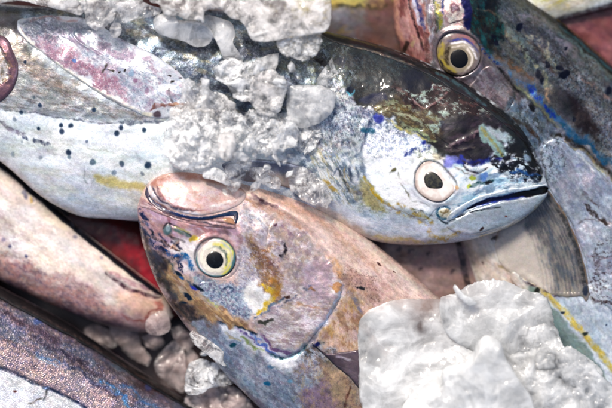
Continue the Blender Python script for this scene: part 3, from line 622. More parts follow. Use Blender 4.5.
# ------------------------------------------------------------------ coppery fish, belly up, in front
def paint_b(p):
    p.apply(np.ones(p.X.size), (.84, .72, .69)); p.apply(np.ones(p.X.size), None, met=.1)
    allb = [(130, 165), (300, 165), (460, 280), (560, 420), (300, 440), (130, 300)]
    # throat and belly: pink folds
    p.mottle([(235, 175), (330, 205), (450, 300), (420, 380), (350, 300), (300, 240)], [(.90, .81, .77), (.78, .62, .59), (.86, .73, .67)], 24, .2, 150, .7, rot=.75, st=3.5)
    p.mottle([(235, 175), (330, 205), (450, 300), (420, 380), (350, 300)], [(.92, .84, .78), (.66, .50, .46)], 4, .9, 153, .5, rot=.7, st=2.5)
    for P, w, c, z in [([(230, 188), (270, 200), (310, 225), (335, 255), (345, 285)], 2.4, (.92, .80, .74), 1.6), ([(240, 196), (280, 212), (310, 236), (330, 262)], 1.8, (.72, .54, .46), -1.4),
                       ([(262, 194), (305, 212), (345, 240), (380, 272)], 2.2, (.80, .64, .56), -1.4), ([(300, 232), (322, 246), (334, 262), (342, 280)], 2.5, (.92, .80, .76), 1.4),
                       ([(330, 258), (338, 270), (341, 285)], 3, (.84, .62, .40), -.4), ([(306, 206), (345, 228), (380, 256), (410, 282), (440, 300)], 2.4, (.86, .79, .72), 1.0)]:
        p.line(P, w*1.15, c, soft=2.4, warp=.8, a=.95); p.line(P, w*1.6, None, z=z*1.5, soft=2.6, warp=.0)  # highlights on fold crests and shade in creases painted as colour
    p.line([(318, 208), (350, 226), (385, 252), (420, 280), (444, 302)], 1.2, (.56, .48, .44), a=.75, warp=.4, z=-.6)
    p.line([(252, 190), (262, 200), (276, 206)], 2.0, (.52, .38, .42), a=.85, warp=1.2); p.line([(224, 203), (240, 200), (256, 205), (268, 213)], 1.8, (.66, .50, .36), a=.8, warp=1.3, brk=(6, -.5, 155))
    p.blob(379, 264, 2.6, 1, (.35, .22, .2), rot=40, warp=.4); p.blob(394, 272, 2, .9, (.45, .3, .28), rot=40); p.blob(262, 200, 2.2, 1.2, (.42, .25, .28), rot=30)
    p.poly([(340, 275), (366, 276), (378, 290), (368, 300), (345, 296)], (.66, .50, .44), soft=6, warp=3, a=.7)
    p.mottle([(335, 272), (372, 270), (380, 300), (350, 305)], [(.40, .28, .26)], 2.2, .9, 157, .8); p.blob(359, 288, 4, 1.3, (.12, .09, .10), rot=15, warp=1.4)
    # golden patch behind the gill
    p.poly([(338, 292), (350, 296), (364, 314), (362, 345), (340, 350), (318, 340), (328, 316)], (.75, .62, .50), soft=8, warp=3)
    p.mottle([(330, 290), (362, 300), (365, 350), (320, 350)], [(.76, .58, .32), (.72, .60, .60), (.58, .42, .30), (.84, .74, .70)], 9, .4, 160, .75, rot=1.3, st=1.8)
    p.mottle([(330, 290), (362, 300), (365, 350), (320, 350)], [(.50, .36, .30), (.82, .70, .54)], 3, .9, 164, .5)
    # ---- gill plate: lilac silver with fine rays
    gp = [(258, 210), (286, 220), (312, 240), (334, 268), (342, 288), (336, 308), (322, 328), (304, 350), (282, 358), (262, 340), (258, 320), (276, 300), (276, 260), (262, 235)]
    p.poly(gp, (.80, .74, .74), soft=3, warp=1.5, met=.2)
    p.mottle(gp, [(.92, .88, .90), (.66, .57, .60), (.78, .68, .60)], 12, .35, 170, .75, rot=-.6, st=1.8)
    p.mottle([(262, 300), (330, 270), (338, 300), (300, 350), (266, 345)], [(.96, .94, .95), (.62, .52, .57)], 3, .35, 174, .75, rot=.2, st=5)
    for q in range(12): p.line([(276+q*2.5, 300+q*3.6), (306+q*1.2, 286+q*3.8), (334-q*1.6, 280+q*5.2)], .4, (.96, .93, .96), a=.6, warp=1.6, brk=(6, -.2, 176+q), z=.08)
    p.mottle([(262, 215), (300, 228), (318, 262), (300, 290), (274, 270)], [(.94, .90, .90), (.74, .62, .56), (.60, .52, .56)], 7, .45, 178, .7)
    p.poly([(312, 262), (328, 266), (334, 284), (322, 300), (306, 300), (302, 280)], (.70, .60, .65), soft=5, warp=3, a=.8)
    p.blob(312, 288, 5, 2.5, (.58, .40, .24), a=.8, warp=1.6); p.blob(336, 287, 5, 3, (.78, .52, .26), a=.8, warp=1.6); p.line([(296, 303), (312, 306), (326, 308)], .9, (.74, .52, .34), a=.7, warp=1)
    p.line([(286, 244), (286, 252), (281, 257)], 1.2, (.12, .08, .12), warp=1); p.blob(280, 255, 2.4, 1.6, (.15, .1, .12), warp=1); p.blob(276, 226, 1.6, 1.4, (.42, .25, .32)); p.line([(282, 226), (290, 233), (293, 238)], 1.6, (.62, .50, .58))
    # brown patch behind the eye, white-lilac speckle between
    p.poly([(238, 212), (256, 216), (270, 235), (276, 262), (280, 285), (272, 300), (255, 302), (240, 290), (238, 262)], (.82, .79, .83), soft=3, warp=2, met=.25)
    p.mottle([(238, 212), (262, 222), (276, 262), (280, 296), (240, 300)], [(.97, .97, .99), (.52, .46, .56), (.88, .78, .74)], 2.8, .4, 181, .8, rot=.6, st=1.6)
    p.poly([(248, 236), (262, 240), (270, 256), (276, 270), (277, 300), (266, 300), (262, 280), (254, 258)], (.60, .44, .32), soft=6, warp=2.5, a=.95)
    p.mottle([(246, 238), (275, 252), (278, 302), (262, 300)], [(.72, .52, .26), (.44, .32, .36), (.9, .86, .88)], 3, .7, 184, .8, rot=.5, st=1.6)
    p.poly([(248, 284), (256, 278), (268, 290), (272, 298), (262, 310), (250, 314), (240, 300)], (.96, .94, .93), soft=4, warp=2)
    p.line([(264, 283), (272, 290), (273, 298), (264, 306), (258, 312)], 2.4, (.92, .76, .16), soft=1.3, warp=1.2); p.line([(270, 275), (277, 285), (276, 296)], 3, (.72, .48, .14), a=.8, soft=2)
    # ---- snout side below the mouth (the fish is upside down)
    sn = [(138, 206), (160, 208), (200, 222), (238, 228), (240, 250), (225, 240), (205, 238), (196, 255), (198, 275), (180, 262), (158, 250), (140, 232)]
    p.poly(sn, (.74, .58, .58), soft=2.5, warp=1)
    p.mottle(sn, [(.88, .80, .82), (.60, .42, .40), (.72, .60, .72)], 7, .4, 188, .7, rot=.5, st=2.5)
    p.poly([(176, 240), (196, 240), (200, 262), (196, 275), (182, 262), (172, 250)], (.93, .90, .90), soft=4, warp=2, a=.9)  # white sheen painted into the snout colour
    p.blob(176, 246, 4, 3, (.88, .64, .48), a=.7, warp=1.4); p.blob(172, 220, 2, 5, (.5, .26, .3), a=.6, warp=1); p.blob(205, 230, 10, 2.5, (.60, .36, .36), rot=12, a=.7, warp=1.4)
    p.blob(222, 232, 8, 2.6, (.42, .32, .36), rot=10, a=.7, warp=1.2)
    # blue black streaks of the snout
    for P, w, c in [([(140, 208), (144, 216), (150, 220)], 2.0, (.04, .10, .30)), ([(141, 222), (146, 232), (152, 238), (160, 246)], 1.6, (.08, .20, .36)), ([(143, 230), (152, 242), (164, 250), (176, 260), (186, 270)], 2.4, (.04, .10, .28)),
                    ([(150, 228), (158, 238), (168, 246)], 1.3, (.10, .12, .20)), ([(157, 228), (166, 240), (178, 250)], 1.0, (.25, .22, .34)), ([(165, 250), (178, 258), (184, 262)], 2.0, (.05, .34, .62)), ([(182, 256), (190, 262), (194, 270)], 3.0, (.04, .38, .66)),
                    ([(160, 238), (170, 244), (182, 252)], 1.2, (.30, .18, .14)), ([(145, 222), (148, 226)], 2.4, (.14, .24, .34)), ([(168, 262), (182, 276), (196, 286)], 1.6, (.05, .22, .40)), ([(174, 240), (184, 250)], 1.0, (.1, .1, .2)), ([(196, 276), (206, 288), (220, 292)], 1.6, (.12, .5, .62))]:
        p.line(P, w, c, warp=1.1, a=.95, brk=(5, -.9, 190))
    p.blob(169, 230, 4.6, 4.2, (.32, .42, .46), warp=.4, z=.6); p.blob(169.5, 229, 2.6, 2.4, (.55, .62, .66), warp=.4); p.line([(164, 229), (168, 224), (176, 226), (186, 232), (192, 236)], .9, (.08, .08, .12), warp=.3, z=-.8)
    p.line([(175, 229), (184, 233), (190, 236)], 1.8, (.36, .48, .46), warp=.4); p.line([(170, 235), (178, 240), (186, 242)], 1.2, (.16, .12, .16), warp=.5); p.blob(194, 239, 4, 3, (.80, .68, .22), warp=1)
    p.line([(176, 226), (190, 232)], .8, (.82, .8, .5), warp=.4)
    # ---- head top (lower left): dark rim, gold band, teal speckle under the eye
    p.poly([(140, 232), (148, 246), (164, 262), (178, 276), (190, 292), (200, 305), (220, 330), (212, 345), (190, 322), (168, 296), (152, 268)], (.27, .21, .19), soft=5, warp=1.6)
    p.mottle([(140, 236), (185, 280), (215, 335), (180, 310), (152, 268)], [(.42, .34, .28), (.10, .10, .14), (.30, .30, .36)], 8, .3, 195, .8, rot=.9, st=2.5)
    p.poly([(164, 266), (180, 272), (200, 290), (225, 312), (245, 324), (255, 334), (235, 338), (210, 322), (188, 306), (172, 284)], (.68, .54, .39), soft=5.5, warp=2)
    p.mottle([(166, 268), (200, 290), (250, 326), (230, 336), (190, 308)], [(.84, .68, .44), (.50, .36, .26), (.80, .74, .68)], 7, .4, 198, .7, rot=.75, st=3.5)
    p.blob(214, 304, 6, 2, (.78, .78, .44), rot=40, a=.7, warp=1.4); p.blob(230, 316, 7, 2.2, (.90, .72, .52), rot=35, a=.9, warp=1.2)
    un = [(196, 276), (215, 282), (236, 286), (246, 300), (250, 314), (236, 314), (216, 302), (200, 290)]
    p.poly(un, (.74, .80, .85), soft=3, warp=1.6, met=.25)
    p.mottle(un, [(.24, .40, .56), (.97, .98, .99), (.50, .42, .56)], 2.8, .35, 201, .85)
    p.line([(222, 290), (228, 287), (234, 290), (228, 293)], .8, (.2, .25, .4), warp=.5)
    for x, y, rx, r in [(189, 296, 5.4, 35), (185, 303, 3.8, 20), (224, 326, 6.5, 30), (241, 328, 5, 20), (252, 333, 7, 25), (180, 272, 4, 40), (197, 285, 4, 40), (200, 288, 4, 30)]:
        p.blob(x, y, rx, rx*.42, (.04, .13, .22), rot=r, warp=.8)
    p.blob(182, 277, 3, 1.4, (.08, .34, .62), rot=35); p.blob(194, 286, 4, 1.6, (.20, .25, .72), rot=35)
    # ---- cheek below the gold band down to the frame
    lw = [(196, 322), (220, 330), (250, 334), (280, 352), (310, 344), (330, 352), (360, 390), (360, 440), (290, 460), (240, 410), (212, 352)]
    p.poly(lw, (.72, .73, .77), soft=3, warp=2, met=.3)
    p.mottle(lw, [(.80, .83, .88), (.44, .46, .55), (.60, .55, .62), (.58, .66, .74)], 12, .4, 205, .75, rot=.8, st=1.8)
    p.mottle(lw, [(.88, .90, .93), (.36, .39, .48)], 3.2, .9, 209, .55, rot=.6, st=1.6)
    p.poly([(222, 326), (245, 330), (266, 344), (290, 356), (300, 366), (280, 366), (250, 348), (226, 336)], (.93, .93, .95), soft=2.5, warp=1.6)
    for P, w, c in [([(236, 328), (254, 340), (272, 352)], 1.3, (.42, .32, .62)), ([(240, 336), (256, 348), (266, 352)], 1.2, (.62, .72, .36)), ([(250, 332), (264, 346), (276, 356)], 1.4, (.28, .44, .80)), ([(262, 336), (276, 350), (290, 352)], 1.8, (.46, .30, .50)), ([(226, 332), (240, 342)], 1.2, (.80, .74, .56))]:
        p.line(P, w, c, warp=1, a=.85)
    p.blob(268, 383, 3.2, 1.8, (.05, .42, .58), warp=.6); p.blob(233, 346, 3, 2, (.05, .34, .42), warp=.7); p.blob(290, 382, 3, 2, (.4, .66, .8), a=.7); p.blob(272, 365, 4, 1.6, (.3, .5, .66), a=.7)
    p.mottle([(310, 344), (335, 356), (358, 392), (340, 372), (300, 366)], [(.10, .09, .12), (.90, .92, .94), (.5, .4, .3)], 4, .3, 213, .85, rot=.5, st=1.5)
    p.poly([(322, 366), (340, 368), (362, 396), (364, 430), (330, 430), (320, 400)], (.76, .62, .48), soft=8, warp=2.5, a=.9); p.poly([(310, 384), (328, 384), (338, 410), (320, 420), (300, 400)], (.62, .50, .60), soft=5, warp=2, a=.8)
    p.mottle([(300, 366), (362, 380), (362, 430), (300, 430)], [(.42, .34, .36), (.80, .68, .50)], 5, .7, 216, .5)
    p.line([(350, 385), (346, 398), (344, 412)], .9, (.40, .24, .18), warp=.6)
    # gill edge
    p.line([(342, 286), (338, 300), (330, 314), (320, 328), (310, 340), (298, 352), (282, 358), (268, 352)], 2.0, (.42, .43, .52), soft=1.6, z=-1.0, warp=.8, a=.8)
    p.line([(340, 290), (334, 306), (324, 320), (314, 333)], 1.2, (.70, .74, .84), warp=.8)
    p.line([(306, 346), (298, 354), (284, 359), (270, 354)], 1.1, (.08, .30, .36), warp=.7); p.blob(316, 345, 4, 2.6, (.08, .12, .42), warp=.8)
    p.line([(348, 291), (356, 302), (362, 312)], 2, (.48, .44, .50), a=.9, warp=.8); p.line([(276, 312), (290, 300), (306, 288), (318, 276)], 1.2, (.34, .36, .48), a=.75, warp=1.4, brk=(6, -.4, 220))
    p.line([(256, 318), (268, 308), (284, 298)], 1.6, (.30, .40, .52), a=.8, warp=1.2); p.blob(268, 320, 4, 2.4, (.22, .22, .2), a=.9, warp=1.4); p.blob(286, 297, 3, 1.4, (.30, .16, .12), warp=1)
    ring_up(p, EYE_B)
    # mouth cleft
    p.line([(150, 196), (158, 204), (172, 213), (190, 219), (206, 221), (226, 218)], 2.2, (.40, .26, .28), soft=1, z=-2.2, warp=.3, a=.8)
B = Fish("coppery pink fish lying belly up in front of the silver one",
         180+39.2, [(560, 410), (500, 350), (440, 298), (405, 268), (370, 240), (340, 219), (310, 203), (280, 192), (240, 182), (210, 175), (185, 171.5), (165, 174), (157, 177), (151, 181), (148, 184)],
         [(400, 560), (340, 490), (275, 424), (250, 399), (225, 374), (205, 350), (185, 325), (170, 305), (158, 285), (148, 260), (141, 235), (138, 212), (139, 202), (144, 190), (148, 184)],
         [(-720, 60), (-480, 76), (-300, 94), (-235, 104), (-225, 104)], [(-720, 36), (-480, 36), (-300, 30), (-225, 26)], R=80, paint=paint_b)
def jaw_b(p):
    p.poly([(140, 165), (260, 165), (260, 235), (140, 235)], (.86, .76, .73), soft=1, warp=0)
    p.poly([(150, 182), (165, 174), (190, 172), (240, 182), (260, 196), (240, 190), (200, 180), (172, 181), (158, 188)], (.72, .49, .42), soft=2.5, warp=.6)
    p.mottle([(158, 186), (180, 182), (232, 196), (228, 208), (190, 210), (165, 200)], [(.93, .88, .88), (.80, .58, .52), (.84, .74, .80)], 9, .3, 230, .6, rot=.25, st=2.6)
    p.mottle([(158, 186), (180, 182), (232, 196), (228, 208), (190, 210)], [(.95, .90, .90), (.72, .50, .46)], 2.5, .9, 233, .5)
    p.line([(150, 184), (151, 192), (157, 200), (168, 207), (182, 212), (200, 214)], 2.0, (.90, .88, .92), warp=.3, soft=1)
    p.line([(153, 186), (157, 195), (166, 203), (180, 209), (196, 211)], .9, (.18, .16, .26), warp=.5, z=-.6)
    p.line([(158, 187), (162, 196), (166, 200)], 1.6, (.42, .26, .30), warp=.5, a=.8); p.line([(160, 193), (175, 205), (195, 210), (210, 209)], .6, (.60, .36, .36), warp=.8)
    p.line([(212, 207), (224, 203), (236, 200)], 1.3, (.96, .94, .92), warp=.6, z=.5); p.blob(225, 192, 4, 2, (.97, .95, .92), rot=45, warp=1)
B.patch('lower_jaw', [(149, 190), (151, 183), (158, 177), (168, 173.5), (190, 172.5), (214, 177), (236, 184), (246, 193), (242, 203), (230, 209), (212, 214), (196, 215), (178, 211), (163, 204), (153, 198)], h=2.0, w=4.5, extra=jaw_b)
B.patch('lip', [(147.5, 186), (150, 195), (158, 203), (170, 210), (186, 215), (202, 217), (222, 213.5), (236, 211), (239, 216), (237, 223), (234, 224), (234, 216), (222, 217), (204, 220.5), (186, 218.5), (168, 213.5), (155, 206), (147, 197)], h=.7, w=1.8, label='blue lip edge',
        extra=lambda p: (p.apply(np.ones(p.X.size), (.30, .26, .34)), p.line([(148, 188), (152, 196), (160, 204), (172, 211), (188, 216), (204, 218), (222, 215), (236, 212)], 1.5, (.02, .20, .50), warp=.5), p.line([(200, 219), (236, 212), (237, 222)], 2, (.06, .20, .34), warp=.3)))
def max_b(p):
    p.apply(np.ones(p.X.size), (.74, .58, .58)); p.mottle([(140, 200), (240, 210), (240, 230), (150, 225)], [(.86, .78, .80), (.56, .38, .38)], 5, .3, 240, .7, rot=.3, st=3)
    p.poly([(222, 215), (233, 217), (236, 224), (226, 222)], (.74, .54, .40), soft=1.2, warp=.3); p.line([(205, 219), (236, 225)], .5, (.2, .12, .14), warp=.2, z=-.4)
    p.line([(224, 214), (233, 217)], 1, (.93, .92, .92), warp=.3); p.line([(150, 204), (170, 215), (200, 222), (232, 228)], .6, (.16, .14, .22), warp=.4)
B.patch('upper_jaw', [(141, 198), (150, 202), (160, 208.5), (176, 216), (196, 221), (216, 219), (232, 218), (236, 225), (233, 229), (212, 227), (190, 224), (168, 217), (150, 209), (141, 206)], h=1.3, w=1.4, extra=max_b)
B.patch('gill_cover', [(276, 218), (300, 228), (322, 250), (336, 270), (342, 287), (337, 304), (326, 320), (313, 337), (299, 351), (283, 357), (268, 350), (258, 330), (262, 300), (270, 270), (266, 240)], h=1.5, w=5)
B.patch('cheek_plate', [(242, 214), (258, 218), (272, 236), (279, 262), (282, 286), (270, 304), (254, 315), (236, 312), (212, 298), (200, 284), (214, 280), (232, 276), (241, 262), (242, 244), (236, 232)], h=.9, w=5)
B.patch('pectoral_fin', [(312, 343), (326, 352), (345, 351), (364, 350), (380, 352), (380, 410), (364, 394), (350, 378), (332, 362)], h=2.2, w=1.6, label='dark grey folded fin',
        extra=lambda p: (p.apply(np.ones(p.X.size), (.36, .30, .34)), p.mottle([(310, 340), (380, 340), (380, 400), (330, 370)], [(.46, .40, .44), (.26, .20, .24)], 10, .2, 245, .6, rot=.5, st=4),
                         p.line([(336, 356), (350, 359)], 1, (.70, .66, .72), warp=.5), p.line([(312, 343), (330, 361), (358, 386)], 1.2, (.06, .14, .18), warp=.3)))
PUP_B = oval(215.5, 259.5, 9.2, 8.8, 40, 12)
def iris_b(p):
    p.apply(np.ones(p.X.size), (.90, .87, .80))
    r = np.hypot(p.X-216, p.Y-257)
    p.mottle([(194, 236), (240, 236), (240, 280), (194, 280)], [(.97, .95, .90), (.74, .70, .66)], 7, .3, 250, .6)
    p.line([(214, 243), (224, 244), (231, 252), (230, 264), (222, 273)], 3.2, (.86, .82, .28), soft=2, warp=.8, a=.9); p.line([(220, 246), (227, 256), (226, 266)], 1.0, (.30, .36, .30), warp=.6)
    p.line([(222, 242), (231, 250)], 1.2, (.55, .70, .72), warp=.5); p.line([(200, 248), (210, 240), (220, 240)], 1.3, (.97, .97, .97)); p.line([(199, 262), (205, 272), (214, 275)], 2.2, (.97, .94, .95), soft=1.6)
    p.line([(206, 250), (216, 246), (226, 254)], .9, (.5, .55, .5), a=.6)
    p.apply(sstep(17.3, 19.4, r+.5*p.wx), (.22, .42, .48), .9)
    p.apply(sstep(15.0, 16, r)*(1-sstep(16.5, 17.5, r)), (.74, .70, .72), .6)
B.eye(EYE_B, PUP_B, -.2, 2.8, iris_b, pupil_paint=lambda p: (p.apply(np.ones(p.X.size), (.04, .045, .06)), p.mottle([(205, 250), (226, 250), (226, 270), (205, 270)], [(.16, .22, .26)], 4, .6, 252, .7),
      p.apply(sstep(7.6, 9, np.hypot(p.X-215.5, p.Y-259.5)), (.05, .22, .26), .7)))
EYE_C = [(437, 52), (440, 40), (448, 33), (460, 32), (472, 37), (480, 47), (480, 60), (474, 70), (462, 76), (450, 74), (441, 66)]
# ------------------------------------------------------------------ dark fish at the upper right
def paint_c(p):
    p.apply(np.ones(p.X.size), (.46, .45, .46)); p.apply(np.ones(p.X.size), None, met=.4)
    up = [(470, -70), (540, -10), (640, 60), (700, 180), (640, 240), (600, 150), (560, 115), (520, 70), (480, 30), (450, -10)]
    p.poly(up, (.30, .30, .32), soft=5, warp=2)
    p.mottle(up, [(.42, .45, .50), (.18, .16, .15), (.32, .38, .40), (.48, .47, .42)], 14, .3, 300, .7, rot=.75, st=2.6)
    p.mottle(up, [(.56, .60, .66), (.12, .12, .14)], 2.6, .85, 304, .6, rot=.7, st=1.4)
    # speckled silver flank near the right edge
    p.poly([(556, 78), (590, 90), (640, 150), (640, 200), (600, 158), (572, 128)], (.44, .46, .50), soft=6, warp=3)
    p.mottle([(548, 62), (600, 70), (640, 150), (640, 200), (580, 130)], [(.66, .72, .76), (.10, .10, .14), (.50, .46, .42)], 2.3, .45, 306, .9)
    p.poly([(562, 96), (580, 96), (594, 118), (600, 140), (584, 132), (570, 118)], (.15, .10, .10), soft=6, warp=2.5, a=.9)
    p.poly([(545, 84), (560, 88), (574, 110), (570, 122), (556, 104)], (.28, .26, .27), soft=5, warp=2, a=.7)
    for P, w, c in [([(494, 16), (510, 34), (526, 52), (540, 70), (548, 84)], 3.4, (.66, .64, .50)), ([(506, 28), (522, 42), (534, 60)], 3.2, (.50, .60, .60)), ([(528, 34), (540, 42), (548, 56), (556, 62)], 1.6, (.74, .70, .58)),
                    ([(516, 14), (540, 20), (552, 34), (568, 44), (584, 64)], 3.0, (.58, .54, .58)), ([(560, 28), (584, 50), (612, 78)], 2.6, (.44, .56, .56)), ([(556, 22), (584, 44), (612, 70)], 2.6, (.16, .17, .15)), ([(570, 68), (590, 84), (612, 100)], 1.3, (.72, .54, .48)),
                    ([(575, 64), (600, 84), (616, 98)], 1.5, (.62, .66, .66)), ([(490, 30), (506, 56), (524, 76)], 3.2, (.26, .22, .18)), ([(500, 56), (516, 66), (530, 84)], 2.5, (.56, .42, .32)), ([(548, 84), (550, 94), (548, 102)], 2.2, (.84, .66, .50)), ([(530, 40), (548, 60), (556, 76)], 1.4, (.30, .24, .20)),
                    ([(553, 30), (552, 40), (555, 42)], 1, (.2, .2, .24)), ([(570, 70), (580, 78)], 2.6, (.75, .78, .80))]:
        p.line(P, w, c, soft=1.6, warp=1.8, a=.8, brk=(9, -.9, 310))
    # back edge
    p.line([(490, -30), (524, -8), (560, 18), (590, 42), (612, 62), (650, 95)], 6, (.14, .14, .13), soft=3, warp=.6, taper=False); p.line([(526, -6), (560, 18), (590, 43), (612, 63)], .8, (.70, .56, .22), a=.8, warp=.2)
    p.line([(560, 24), (590, 48), (620, 74)], 1.4, (.30, .52, .56), a=.8, warp=.4)
    # green-black crown, navy patch, cream bridge
    p.poly([(462, -14), (490, -10), (500, 10), (502, 34), (494, 55), (478, 48), (470, 34), (466, 10)], (.10, .22, .22), soft=4, warp=2)
    p.mottle([(466, -10), (500, 0), (500, 50), (474, 46)], [(.06, .40, .40), (.24, .16, .12), (.04, .06, .10)], 6, .4, 320, .8, rot=1.2, st=2)
    p.poly([(440, -20), (458, -20), (462, 2), (466, 22), (470, 34), (456, 33), (444, 30), (438, 10)], (.86, .80, .76), soft=2, warp=1.2)
    p.mottle([(440, -10), (462, 0), (468, 32), (446, 30)], [(.96, .92, .90), (.70, .50, .52)], 6, .4, 323, .7)
    p.poly([(458, -20), (466, -16), (470, 6), (472, 24), (467, 32), (463, 24), (462, 6)], (.05, .07, .36), soft=1.5, warp=1)
    p.blob(455, 7, 3.6, 5, (.44, .30, .34), warp=.8); p.blob(455, 7, 2, 3, (.6, .5, .55), warp=.8); p.line([(450, 24), (460, 21), (468, 18)], .7, (.2, .12, .18), warp=.8)
    p.blob(488, 6, 3, 4, (.04, .06, .09), warp=.6); p.line([(478, 8), (490, 12), (500, 18)], 1.2, (.50, .40, .32), a=.7)
    for x, y, r in [(498, 43, 2.2), (520, 27, 3.2), (521, 24, 2), (549, 65, 2.8), (560, 66, 3.2), (563, 75, 4.2), (565, 72, 3.4), (538, 76, 4), (540, 79, 3), (494, 36, 2.2), (610, 90, 4), (575, 120, 2), (568, 48, 1.5)]:
        p.blob(x, y, r, r*1.1, (.03, .05, .15), warp=.7)
    # mouth: pink with folds
    mp = [(390, -60), (424, -60), (428, -10), (428, 20), (434, 45), (430, 62), (404, 52), (396, 30), (393, 0)]
    p.poly(mp, (.66, .42, .40), soft=2, warp=.6, met=.05)
    p.mottle(mp, [(.80, .60, .56), (.46, .22, .22), (.82, .66, .64)], 9, .3, 330, .7, rot=1.4, st=3)
    p.line([(406, -20), (411, 10), (418, 34), (424, 50)], .9, (.20, .10, .12), z=-1.5, warp=.5); p.line([(396, -20), (397, 10), (400, 34), (408, 48)], 2.0, (.84, .62, .52), z=.8, warp=.5)
    p.line([(416, -20), (418, 2), (422, 20), (424, 30)], 1.8, (.10, .12, .42), warp=.7); p.line([(413, -20), (415, 4), (420, 26)], 1.8, (.78, .78, .86), warp=.7)
    p.poly([(422, -20), (438, -20), (442, 8), (440, 30), (436, 40), (428, 40), (426, 10)], (.64, .60, .60), soft=2, warp=1.2)
    p.mottle([(422, -20), (440, -20), (440, 36), (428, 50)], [(.88, .90, .92), (.40, .26, .24), (.50, .48, .56)], 4, .3, 334, .85, rot=1.5, st=4)
    p.line([(424, 34), (428, 52), (430, 62)], 3, (.42, .24, .22), a=.85, warp=1); p.line([(437, 2), (440, 16), (440, 30)], 2.0, (.66, .64, .20), warp=.8); p.line([(433, -6), (437, 14), (437, 34)], 1.0, (.30, .34, .28), warp=.8); p.line([(443, -6), (443, 12)], 1.2, (.2, .24, .45), warp=.8)
    p.blob(406, 46, 3, 5, (.16, .12, .10), a=.8, warp=1); p.blob(413, 44, 3, 4, (.78, .66, .48), a=.8, warp=1)
    # skin around and below the eye
    p.poly([(432, 46), (438, 70), (460, 84), (480, 96), (504, 116), (512, 128), (530, 112), (516, 92), (498, 70), (484, 52), (474, 36), (448, 30)], (.50, .44, .46), soft=3, warp=1.4, met=.3)
    p.mottle([(440, 70), (480, 92), (512, 126), (530, 110), (490, 60)], [(.60, .54, .58), (.36, .32, .34), (.58, .58, .60)], 9, .3, 338, .7, rot=.7, st=2)
    p.mottle([(476, 76), (500, 76), (516, 96), (508, 112), (484, 94)], [(.68, .66, .72), (.34, .28, .32)], 2.0, .8, 341, .6)
    p.line([(514, 92), (512, 102), (505, 110)], 1.6, (.34, .30, .30), z=-.5, warp=.7)
    ring_up(p, EYE_C)
    # blue line running back from the eye
    p.line([(478, 44), (490, 54), (502, 66), (514, 78), (524, 88)], 1.6, (.30, .50, .70), a=.75, warp=1, brk=(7, -.6, 345))
    p.line([(480, 50), (492, 58), (500, 66)], 2.2, (.06, .20, .52), warp=1.2, brk=(5, -.4, 346))
    p.line([(524, 84), (538, 96), (548, 108), (560, 122), (574, 134), (592, 146), (616, 168)], 3.6, (.16, .42, .66), soft=2.4, warp=1.6, a=.85, brk=(9, -1.0, 349))
    p.line([(526, 86), (536, 94), (545, 106), (556, 118)], 2.4, (.06, .22, .70), warp=1.2, brk=(5, -.3, 348)); p.line([(560, 124), (580, 138), (612, 168)], 2.6, (.08, .36, .52), warp=1.4)
    p.line([(498, 68), (512, 84), (526, 98), (540, 110), (552, 124), (562, 134)], 1.7, (.12, .10, .09), z=-.8, warp=.4, soft=1.6); p.line([(516, 84), (532, 100), (548, 116), (560, 130)], 1.1, (.66, .66, .44), a=.85, warp=.7)
    p.poly([(508, 104), (524, 100), (542, 114), (560, 134), (560, 160), (545, 150), (534, 170), (520, 140), (510, 120)], (.42, .47, .52), soft=3, warp=2)
    p.mottle([(508, 104), (524, 100), (560, 134), (560, 160), (530, 160)], [(.62, .68, .74), (.20, .22, .24), (.36, .46, .56)], 5, .3, 350, .8, rot=.9, st=1.6)
    p.line([(512, 118), (520, 124), (530, 130), (540, 146)], 1.8, (.26, .18, .12), warp=1); p.blob(532, 108, 3, 4, (.05, .06, .08), rot=-40, warp=1)
    # ---- pale gill plate and belly
    gp = [(540, 146), (552, 134), (566, 138), (590, 158), (612, 178), (660, 230), (660, 330), (600, 310), (588, 285), (580, 255), (566, 220), (548, 196), (544, 175)]
    p.poly(gp, (.63, .67, .73), soft=2.5, warp=1.2, met=.3)
    p.mottle(gp, [(.74, .77, .83), (.52, .57, .66), (.66, .63, .69), (.78, .83, .88)], 14, .3, 354, .7, rot=1.0, st=2.2)
    p.mottle(gp, [(.90, .93, .96), (.50, .53, .62)], 2.6, .9, 358, .5)
    p.mottle([(540, 142), (562, 140), (565, 165), (548, 190)], [(.46, .56, .64), (.30, .30, .34), (.80, .86, .90)], 4.5, .3, 361, .75)
    p.line([(553, 135), (566, 138), (580, 146), (592, 158), (606, 170), (622, 186)], 2.0, (.18, .15, .10), z=-1.0, warp=.5, soft=1.8, taper=False); p.line([(566, 141), (584, 152), (600, 168), (616, 184)], 1.0, (.70, .64, .46), a=.8, warp=.8)
    p.line([(576, 152), (586, 162), (596, 170)], .8, (.90, .92, .90), a=.8); p.blob(580, 165, 4, 2, (.55, .60, .78), a=.6)
    p.line([(586, 204), (596, 214), (604, 220), (614, 224)], 1.7, (.18, .12, .10), z=-1, warp=1.4); p.line([(582, 192), (592, 200), (600, 208)], .8, (.42, .34, .34), warp=1.2, a=.8); p.line([(580, 224), (590, 221), (600, 220)], .7, (.40, .36, .38), a=.8, warp=1)
    p.line([(586, 254), (598, 258), (612, 262)], .9, (.70, .55, .60), a=.6, warp=1.2)
    p.poly([(520, 290), (560, 280), (600, 290), (660, 320), (660, 480), (600, 420), (570, 360), (550, 330)], (.76, .81, .86), soft=3, warp=1.6, met=.15)
    p.mottle([(530, 290), (612, 290), (660, 400), (600, 400)], [(.88, .92, .95), (.62, .68, .76)], 8, .3, 364, .7, rot=1.0, st=2)
    p.mottle([(560, 300), (612, 300), (640, 400), (600, 360)], [(.60, .66, .76), (.95, .97, .98)], 1.8, .8, 366, .5)
